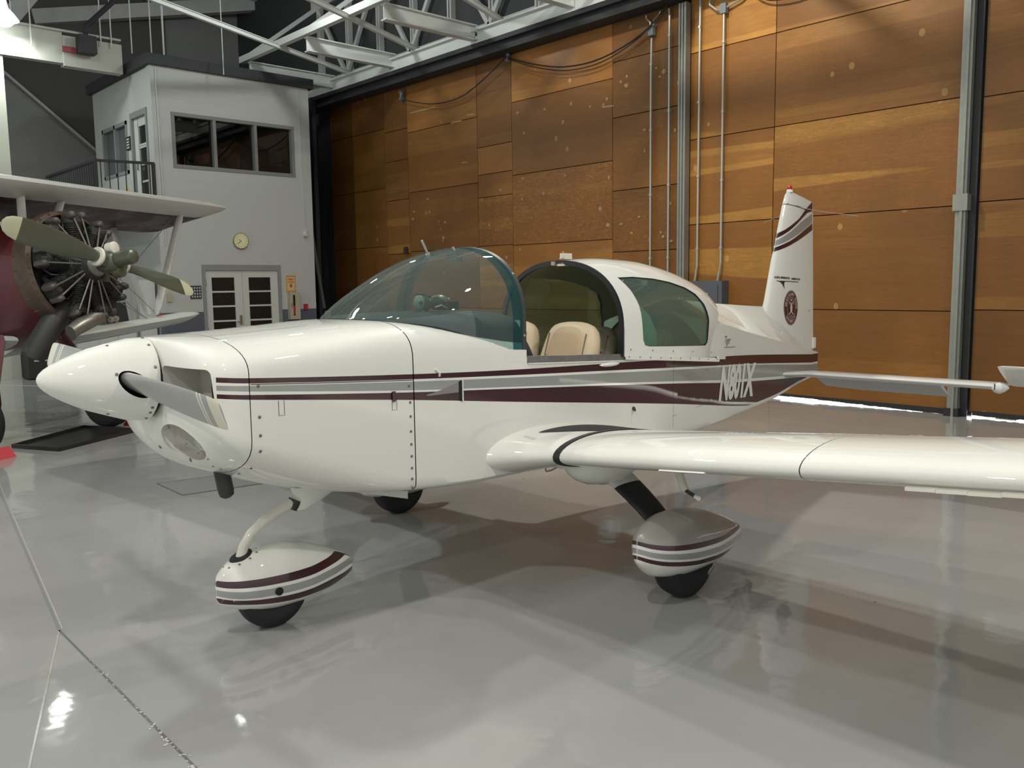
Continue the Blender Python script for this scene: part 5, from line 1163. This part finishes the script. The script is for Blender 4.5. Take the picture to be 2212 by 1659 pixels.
def seat(x, v, sc, name='front_seat', mm=(tan, tan2)):
    st = empty(name, (0, 0, 0), parent=AC)
    def P(a, b, c_): # a lateral, b depth(front = -), c height in seat frame -> leaning back
        le = math.radians(18); return Vector((x+a*sc, v+(c_*math.sin(le)+b*math.cos(le))*sc, .86+(c_*math.cos(le)-b*math.sin(le))*sc))
    def slab(hwf, top, depth, z0, n, crown, mi, nm, m, front):
        out = rounded_poly([(-hwf*1.0, z0), (-hwf*1.0, z0+(top-z0)*.45), (-hwf*.80, top*.93), (-hwf*.42, top), (hwf*.42, top), (hwf*.80, top*.93), (hwf*1.0, z0+(top-z0)*.45), (hwf*1.0, z0)], .10, 3)
        c_ = Vector((0, (z0+top)/2)); rings = []
        for b, k in ((depth, .90), (depth*.8, .97), (depth*.3, 1.0), (-depth*.2, 1.0), (-depth*.6, .97), (-depth*.9, .90), (-depth*1.02, .80), (-depth*1.1, .5)):
            rings.append([P(c_.x+(q.x-c_.x)*k, b+front, c_.y+(q.y-c_.y)*k) for q in out])
        mb = MB(); mb.loft(rings); return mb.build(nm, m, st, smooth=60)
    slab(.245, .64, .055, 0, 8, 0, 0, 'backrest', mm[1], 0)
    slab(.165, .60, .030, .02, 8, 0, 0, 'backrest_insert', mm[0], -.040)
    mb = MB(); mb.tube([P(a, -.0735, .40-.03*(1-(a/.14)**2)) for a in frange(-.14, .14, 9)], .004, 5)
    for s_ in (-1, 1): mb.tube([P(s_*.158, -.058, z) for z in (.05, .3, .45, .55)], .004, 5)
    mb.build('stitching', mat('stitch_brown', (.22, .14, .08), .8), st)
    mb = MB(); mb.loft([[P(a, b, c_) for a, b, c_ in ((-.23, -.45, -.02), (.23, -.45, -.02), (.23, -.45, .08), (-.23, -.45, .08))], [P(a, b, c_) for a, b, c_ in ((-.23, 0, -.06), (.23, 0, -.06), (.23, 0, .06), (-.23, 0, .06))]]); mb.build('cushion', mm[0], st)
    return st
seat(.262, 1.83, .985); seat(-.262, 1.83, .985)
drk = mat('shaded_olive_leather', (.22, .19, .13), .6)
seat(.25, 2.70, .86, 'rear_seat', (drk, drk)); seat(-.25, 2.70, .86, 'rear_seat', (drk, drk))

# ---- headset lying on the glareshield
HS = empty('headset', (0, 0, 0), label='green and black aviation headset lying on the glareshield inside the windshield', category='headset')
mx = Matrix.Translation((-4.0, 2.0, 0)) @ Matrix.Rotation(math.radians(2), 4, 'Z')
def HW(u, v, w_): return mx @ Vector((u, v, w_))
HS.location = HW(.02, 1.05, 1.556)
def hb(mb, name, m, smooth=50):
    mb.v = [tuple((mx @ Vector(p))-HS.location) for p in mb.v]; return mb.build(name, m, HS, smooth=smooth)
def ell(c_, r, n=14, mi=0):
    mb = MB(); rs = []
    for k in range(1, n):
        a = PI*k/n; rs.append([Vector(c_)+Vector((r[0]*math.sin(a)*math.cos(t), r[1]*math.sin(a)*math.sin(t), r[2]*math.cos(a))) for t in [2*PI*i/18 for i in range(18)]])
    mb.loft(rs); return mb
hb(ell((.02, .955, 1.603), (.040, .034, .046)), 'ear_cup', greenp); hb(ell((.045, .985, 1.597), (.030, .026, .040)), 'ear_cushion', black)
hb(ell((.0, 1.115, 1.612), (.05, .060, .038)), 'ear_cup', greenp); hb(ell((.03, 1.075, 1.600), (.045, .05, .038)), 'ear_cushion', black)
mb = MB(); mb.box((.05, 1.145, 1.585), (.06, .11, .050)); hb(mb, 'head_pad', black)
mb = MB(); mb.tube([(-.0, .930, 1.60), (-.03, .935, 1.640), (-.03, .97, 1.658), (-.02, 1.02, 1.652), (0, 1.06, 1.635)], .006, 8); hb(mb, 'headband', black)
mb = MB(); mb.lathe([(0, .012), (.006, .010)], (.055, .94, 1.606), (1, -.5, 0), 10); hb(mb, 'cup_knob', black)
mb = MB(); mb.lathe([(0, .007), (.012, .006)], (.055, 1.0, 1.618), (1, -.6, .1), 10); mb.lathe([(0, .007), (.012, .006)], (.03, 1.165, 1.625), (1, -.6, .1), 10); hb(mb, 'chrome_screw', chrome)
mb = MB(); mb.tube([(.08, 1.02, 1.578), (.09, 1.06, 1.590), (.09, 1.10, 1.572)], .005, 6); hb(mb, 'microphone_boom', galv2)

# ============================================================ BIPLANE (local: x forward, y to image right, z up)
BI = empty('biplane', (-10.94, 2.80, 0), math.atan2(.5061, .8624), label='maroon and white biplane with an uncowled radial engine and olive propeller', category='aeroplane')
def bb(mb, name, m, parent=None, smooth=40, **p): return mb.build(name, m, parent or BI, smooth=smooth, **p)
EA = math.radians(9); AX = Vector((math.cos(EA), 0, math.sin(EA))); UPA = Vector((-math.sin(EA), 0, math.cos(EA))); YA = Vector((0, 1, 0))
HUB = Vector((.90, .02, 2.02))
def EP(x, y, z): return HUB+AX*x+YA*y+UPA*z    # engine frame
# fuselage
rs = []
for x, hw, zt, zb in ((-.66, .62, .60, -.64), (-.9, .63, .62, -.70), (-1.4, .62, .66, -.76), (-2.2, .56, .62, -.74), (-3.4, .42, .5, -.6), (-5.0, .24, .36, -.36), (-6.4, .08, .25, -.15)):
    c_ = EP(x, 0, 0); rs.append([c_+YA*(hw*math.copysign(abs(math.cos(t))**.85, math.cos(t)))+UPA*((zt if math.sin(t) > 0 else -zb)*math.copysign(abs(math.sin(t))**.85, math.sin(t))) for t in [2*PI*i/36 for i in range(36)]])
mb = MB(); mb.loft(rs); bb(mb, 'fuselage', bred)
# ribbed firewall ring
mb = MB(); n = 40; rs = []
for x, r in ((-.68, .66), (-.55, .665), (-.50, .655), (-.47, .61), (-.52, .58), (-.66, .56)): rs.append([EP(x, r*math.cos(2*PI*k/n), r*math.sin(2*PI*k/n)) for k in range(n)])
mb.loft(rs, c0=False, c1=False); rg = bb(mb, 'cowl_ring', rustm)
for k in range(26):
    a = 2*PI*k/26; mb = MB(); mb.bar(EP(-.67, .665*math.cos(a), .665*math.sin(a)), EP(-.47, .64*math.cos(a), .64*math.sin(a)), .008, .012); bb(mb, 'ring_rib', rustm, rg, smooth=None)
mb = MB(); mb.lathe([(-.62, .30), (-.60, .58), (-.58, .58), (-.55, .2)], HUB, AX, 32); bb(mb, 'firewall', darkmetal)
# engine
en = empty('engine', (0, 0, 0), parent=BI)
prm = mat('pushrod_steel', (.26, .25, .22), .35, metal=.6); rbm = mat('rocker_grey', (.12, .11, .10), .5, metal=.5, noise=(30, .4, 3))
mb = MB(); mb.lathe([(-.58, .24), (-.50, .26), (-.36, .25), (-.33, .19), (-.22, .17), (-.16, .12), (-.10, .09), (0, .07)], HUB, AX, 26); bb(mb, 'crankcase', ironm, en)
mb = MB(); mb.lathe([(-.21, .14), (-.17, .14), (-.12, .10), (-.10, .05)], HUB, AX, 24); bb(mb, 'nose_case', alum, en)
for k in range(9):
    a = PI/2+k*2*PI/9; rd = YA*math.cos(a)+UPA*math.sin(a); tg = YA*-math.sin(a)+UPA*math.cos(a); c0 = EP(-.42, 0, 0)
    cyl = MB(); pr_ = [(.22, .095)]
    for i in range(9): t = .25+i*.022; pr_ += [(t, .095), (t+.004, .112), (t+.012, .112), (t+.016, .095)]
    pr_ += [(.46, .10), (.50, .118), (.55, .112), (.585, .07)]
    cyl.lathe(pr_, c0, rd, 14); cy = bb(cyl, 'cylinder', ironm, en, smooth=30)
    for s_ in (-1, 1):
        m2 = MB(); c2 = c0+rd*.575+tg*(s_*.075)+AX*.04; m2.loft([loopring(c2+AX*q, rd, tg, .045*w_, .036*w_, 10, 3) for q, w_ in ((-.07, .7), (-.05, 1), (.05, 1), (.085, .8), (.10, .4))]); bb(m2, 'rocker_box', rbm, cy)
        m2 = MB(); m2.tube([EP(-.24, 0, 0)+rd*.17+tg*(s_*.018), c0+rd*.56+tg*(s_*.062)+AX*.10], .0095, 7); m2.lathe([(0, .016), (.03, .014)], c0+rd*.545+tg*(s_*.061)+AX*.105, rd, 8); bb(m2, 'pushrod_tube', prm, cy)
    m2 = MB(); m2.tube([c0+rd*.50+tg*.10-AX*.02, c0+rd*.42+tg*.16+AX*.02, c0+rd*.30+tg*.14+AX*.03], .010, 6); m2.tube([c0+rd*.5-tg*.1, c0+rd*.45-tg*.13-AX*.08, c0+rd*.25-tg*.12-AX*.12], .028, 8); bb(m2, 'intake_pipe', darkmetal, cy)
mb = MB(); mb.box(EP(-.20, .12, -.14), (.05, .07, .11)); bb(mb, 'data_plate', alum, en, smooth=None)
# exhaust collector and stack
mb = MB(); mb.tube([EP(-.50, -.05, -.38), EP(-.52, -.25, -.46), EP(-.58, -.42, -.62), EP(-.68, -.53, -.82), EP(-.74, -.58, -.93)], [.10, .12, .125, .125, .122], 18); bb(mb, 'exhaust_stack', epipe)
mb = MB(); mb.tube([EP(-.5, .5, -.28), EP(-.46, .36, -.47), EP(-.46, .1, -.56), EP(-.46, -.25, -.50)], .07, 12); bb(mb, 'exhaust_collector', epipe)
mb = MB(); mb.tube([EP(-.30, -.44, -.72), EP(-.28, -.30, -.66), EP(-.28, -.10, -.60), EP(-.32, .06, -.58)], [.07, .085, .08, .06], 14); bb(mb, 'oil_sump', alum)
# propeller
pp = empty('propeller', (0, 0, 0), parent=BI)
PD = (YA*math.cos(math.radians(-14.5))+UPA*math.sin(math.radians(-14.5)))
mb = MB(); mb.lathe([(-.12, .09), (-.08, .125), (.08, .125), (.12, .10)], HUB, AX, 24); mb.lathe([(-.19, .095), (.19, .095)], HUB, PD, 20); bb(mb, 'hub_barrel', olive, pp)
mb = MB(); mb.lathe([(.1, .085), (.30, .085), (.33, .075), (.345, .05), (.345, 0)], HUB, AX, 22); bb(mb, 'pitch_dome', olive, pp)
mb = MB(); mb.lathe([(0, .066), (.09, .068), (.095, .055)], HUB+UPA*.13+AX*.03-YA*.02, AX, 20); bb(mb, 'counterweight', cream, pp)
mb = MB(); mb.lathe([(0, .066), (.09, .068), (.095, .055)], HUB-UPA*.13+AX*.03+YA*.02, AX, 20); bb(mb, 'counterweight', olive, pp)
for s_ in (1, -1):
    D_ = PD*s_; T_ = D_.cross(AX).normalized(); rs = []
    for r, ch, th, tw in ((.12, .13, .13, 40), (.22, .13, .12, 40), (.34, .165, .07, 40), (.5, .215, .045, 36), (.7, .25, .032, 30), (.9, .262, .026, 26), (1.08, .255, .022, 23), (1.17, .24, .02, 22), (1.175, .24, .02, 22), (1.28, .20, .016, 20), (1.34, .14, .012, 20), (1.375, .05, .006, 20)):
        a = math.radians(tw); cd = T_*math.cos(a)+AX*math.sin(a); td = AX*math.cos(a)-T_*math.sin(a); c_ = HUB+D_*r
        rs.append([c_+cd*(ch/2*math.cos(t))+td*(th/2*math.sin(t)) for t in [2*PI*i/14 for i in range(14)]])
    mb = MB(); mb.loft(rs, rowm=lambda i, j: 1 if i >= 8 else 0); bl_ = bb(mb, 'blade', [olive, mat('pale_yellow_tip', (.52, .52, .36), .4)], pp)
    mb = MB(); mb.lathe([(.165, .10), (.175, .108), (.195, .108), (.205, .10)], HUB, D_, 20); bb(mb, 'blade_clamp', cream, bl_)
# wings
def bfoil(x, y, z, chord, th, tw, n=12):
    a = math.radians(tw); P = []
    for s_ in (1, -1):
        for k in (range(n+1) if s_ == 1 else range(n-1, 0, -1)):
            q = (1-math.cos(PI*k/n))/2; t = th*5*(.2969*math.sqrt(q)-.126*q-.3516*q*q+.2843*q**3-.1036*q**4)*s_+.03*4*q*(1-q)
            P.append(Vector((x-chord*(q*math.cos(a)-t*math.sin(a)*-1*-1), y, z+chord*(t*math.cos(a)-q*math.sin(a)))))
    return P
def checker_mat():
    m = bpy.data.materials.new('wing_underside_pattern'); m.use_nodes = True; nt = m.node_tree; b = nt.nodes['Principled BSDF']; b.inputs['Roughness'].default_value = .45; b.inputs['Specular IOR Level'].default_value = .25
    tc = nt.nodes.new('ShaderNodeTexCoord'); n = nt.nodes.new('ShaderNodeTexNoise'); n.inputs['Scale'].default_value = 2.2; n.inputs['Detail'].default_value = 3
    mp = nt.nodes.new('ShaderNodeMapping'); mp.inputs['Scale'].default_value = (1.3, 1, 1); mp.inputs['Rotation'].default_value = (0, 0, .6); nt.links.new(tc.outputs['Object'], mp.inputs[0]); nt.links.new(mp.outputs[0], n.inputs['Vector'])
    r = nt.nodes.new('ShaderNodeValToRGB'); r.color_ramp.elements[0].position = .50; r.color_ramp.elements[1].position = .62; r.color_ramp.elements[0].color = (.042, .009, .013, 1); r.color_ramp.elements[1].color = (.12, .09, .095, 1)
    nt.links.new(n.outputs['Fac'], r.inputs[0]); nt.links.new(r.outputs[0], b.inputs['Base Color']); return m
under = checker_mat()
ys = [-3.05, -2.9, -2, -1, 0, 1, 2, 2.75, 2.95, 3.04]; rs = []
for y in ys:
    e = max(0, abs(y)-2.7)/.34; rs.append(bfoil(.34-.02*e, y, 2.86, 1.34-.10*e**2, .15*(1-.45*e**2), 14))
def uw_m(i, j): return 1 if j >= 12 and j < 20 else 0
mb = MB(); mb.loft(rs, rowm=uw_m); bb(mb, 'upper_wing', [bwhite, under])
for y0, z0, y1 in ((.55, 1.12, 1),):
    for s_ in (1, -1):
        rs = []
        for y in (.42, .6, 1.2, 2.0, 2.6, 2.8, 2.88):
            e = max(0, y-2.55)/.33; rs.append(bfoil(.0-.12*e**2, s_*y, 1.13+.075*y, 1.25-.35*e**2, .14*(1-.4*e**2), 13))
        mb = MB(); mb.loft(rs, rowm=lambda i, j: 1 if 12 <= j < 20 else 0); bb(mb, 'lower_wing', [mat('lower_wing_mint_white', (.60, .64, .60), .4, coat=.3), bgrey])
def strut(name, a, b, w_=.045, m=bwhite, fl=.35):
    a, b = Vector(a), Vector(b); d_ = (b-a).normalized(); e1 = (Vector((1, 0, 0))-d_*d_.x).normalized(); e2 = d_.cross(e1); mb = MB()
    mb.loft([loopring(a.lerp(b, t), e1, e2, w_*k, w_*fl*k, 12) for t, k in ((0, .6), (.08, 1), (.92, 1), (1, .6))]); bb(mb, name, m)
strut('interplane_strut', (.02, 2.42, 2.78), (-.1, 1.93, 1.36), .06, fl=.45); strut('interplane_strut', (-.85, 2.10, 2.58), (-.75, 2.25, 1.18), .06)
strut('interplane_strut', (-.85, 2.06, 2.58), (-.15, 1.85, 1.36), .055)
strut('interplane_strut', (.02, -2.42, 2.78), (-.1, -1.93, 1.36), .06); strut('interplane_strut', (-.85, -2.10, 2.58), (-.75, -2.25, 1.18), .06)
strut('cabane_strut', (.05, .30, 2.82), (-.05, .20, 2.35), .06); strut('cabane_strut', (.05, -.30, 2.82), (-.05, -.20, 2.35), .06); strut('cabane_strut', (-.75, .30, 2.65), (-.6, .25, 2.4), .05); strut('cabane_strut', (-.75, -.30, 2.65), (-.6, -.25, 2.4), .05)
strut('fuselage_strut', (-.55, .62, 2.2), (-.35, .60, 1.25), .055)
for a, b in (((-.1, 1.78, 1.30), (-.25, .62, 1.95)), ((-.15, 1.82, 1.30), (-.30, .75, 2.1)), ((.0, 2.35, 2.75), (-.1, .55, 1.25)), ((-.8, 2.0, 2.5), (-.5, .5, 1.1)), ((-.1, 1.9, 1.4), (-.3, .3, 2.75))):
    mb = MB(); mb.tube([a, b], .005, 5); bb(mb, 'flying_wire', galv, smooth=None)
mb = MB(); mb.lathe([(0, .03), (.02, .04), (.05, .03)], (-.2, 1.18, 1.32), (1, 0, .2), 12); mb.lathe([(0, .03), (.02, .04), (.05, .03)], (-.2, 1.27, 1.33), (1, 0, .2), 12); mb.tube([(-.2, 1.1, 1.23), (-.2, 1.1, 1.38), (-.2, 1.35, 1.27)], .012, 6); bb(mb, 'wing_instruments', galv2)
mb = MB(); mb.box((-.1, 2.02, 1.36), (.02, .10, .015)); bb(mb, 'red_flag', redp, smooth=None)
# landing gear
for s_ in (1, -1):
    if s_ > 0: strut('gear_leg', (.12, .02, 1.22), (.05, .72, .42), .10, bred, .35)
    else: strut('gear_leg', (.12, -.78, 1.25), (.05, -.92, .42), .10, bred, .35)
    strut('gear_leg', (-.5, s_*.35, 1.25), (.0, s_*.75, .42), .05, bred)
    mb = MB(); R_ = .34; c_ = (0, .84 if s_ > 0 else -1.05, R_); w_ = .22
    mb.lathe([(-w_*.42, R_*.45), (-w_*.5, R_*.68), (-w_*.46, R_*.88), (-w_*.3, R_*.975), (0, R_), (w_*.3, R_*.975), (w_*.46, R_*.88), (w_*.5, R_*.68), (w_*.42, R_*.45)], c_, (0, 1, 0), 40); ty = bb(mb, 'tyre', black)
    mb = MB(); mb.lathe([(-w_*.44, R_*.1), (-w_*.42, R_*.46), (w_*.42, R_*.46), (w_*.44, R_*.1)], c_, (0, 1, 0), 24); bb(mb, 'hub', bred, ty)
mb = MB(); mb.lathe([(-.09, .1), (-.11, .13), (-.09, .16), (.09, .16), (.11, .13), (.09, .1)], (-6.2, 0, .16), (0, 1, 0), 20); bb(mb, 'tail_wheel', black)
mb = MB(); mb.bar((-6.2, 0, .3), (-5.6, 0, .95), .05, .05); bb(mb, 'tail_strut', darkmetal)
for lab, (a, b) in (('red wheel chock in front of the biplane\'s right-hand tyre', (-11.33, 3.85)), ('red wheel chock at the left edge of the picture by the biplane tyre', (-10.02, 2.0))):
    mb = MB(); d_ = Vector((.5061, -.8624, 0)); n_ = Vector((.8624, .5061, 0)); c_ = Vector((a, b, 0))
    mb.prism([c_-n_*.09+d_*-.15, c_+n_*.09+d_*-.15, c_+n_*.0+d_*-.15+Vector((0, 0, .11))], d_*.3); mb.build('wheel_chock', redp, label=lab, category='wheel chock', group='red wheel chocks')
# drip tray under the engine
tr = MB(); P = [(-10.62, 2.27), (-10.0, 2.58), (-10.70, 3.62), (-11.46, 3.25)]
tr.prism([(x, y, .004) for x, y in P], (0, 0, .008))
for (a, b) in zip(P, P[1:]+P[:1]): tr.bar((*a, .022), (*b, .022), .02, .04)
tr.build('drip_tray', traym, label='black metal drip tray on the floor beneath the biplane engine', category='tray')
# odds and ends behind the biplane
sh = empty('parts_cart', (-19.3, 4.9, 0), label='dark cart with two pale shelf edges behind the biplane lower wing', category='cart')
mb = MB(); mb.box2((-.35, -.25, .02), (.35, .55, .95)); mb.build('body', steeld, sh)
mb = MB()
for z in (.35, .62): mb.box2((.35, -.15, z), (.37, .45, z+.025))
mb.build('shelf_edge', doorw, sh)
sh.location = (-18.9, 4.6, 0)
mb = MB(); rr = random.Random(9); pts = []
for k in range(46): a = k*.55; r = .10+.03*math.sin(k*1.7)+.09*rr.random(); pts.append((-20.2+r*math.cos(a)*1.6, 4.65+r*math.sin(a)*1.8, .05+.006*k+.03*rr.random()))
mb.tube(pts, .028, 6); mb.build('extension_reel', orange, label='bundle of orange cable lying on the floor behind the biplane', category='cable')
bk = empty('workbench', (-18.9, 5.9, 0), label='white workbench against the office wall behind the biplane', category='workbench')
mb = MB(); mb.box2((-.5, -.68, .0), (.5, .45, .92)); mb.box2((-.5, -.72, .92), (.55, .5, .97)); mb.build('cabinet', doorw, bk)
for y in (-.48, -.1, .26):
    mb = MB(); mb.box2((.5, y-.17, .1), (.515, y+.17, .86)); mb.build('door', doorw, bk)
mb = MB(); mb.box2((-18.75, 5.85, .97), (-18.45, 6.30, 1.45)); mb.build('monitor', steeld, label='black monitor standing on the white workbench', category='monitor')
mb = MB(); mb.box2((-18.5, 6.42, .0), (-18.3, 6.74, 1.9)); mb.build('notice_board', doorw, label='pale board standing right of the monitor on the workbench', category='board')
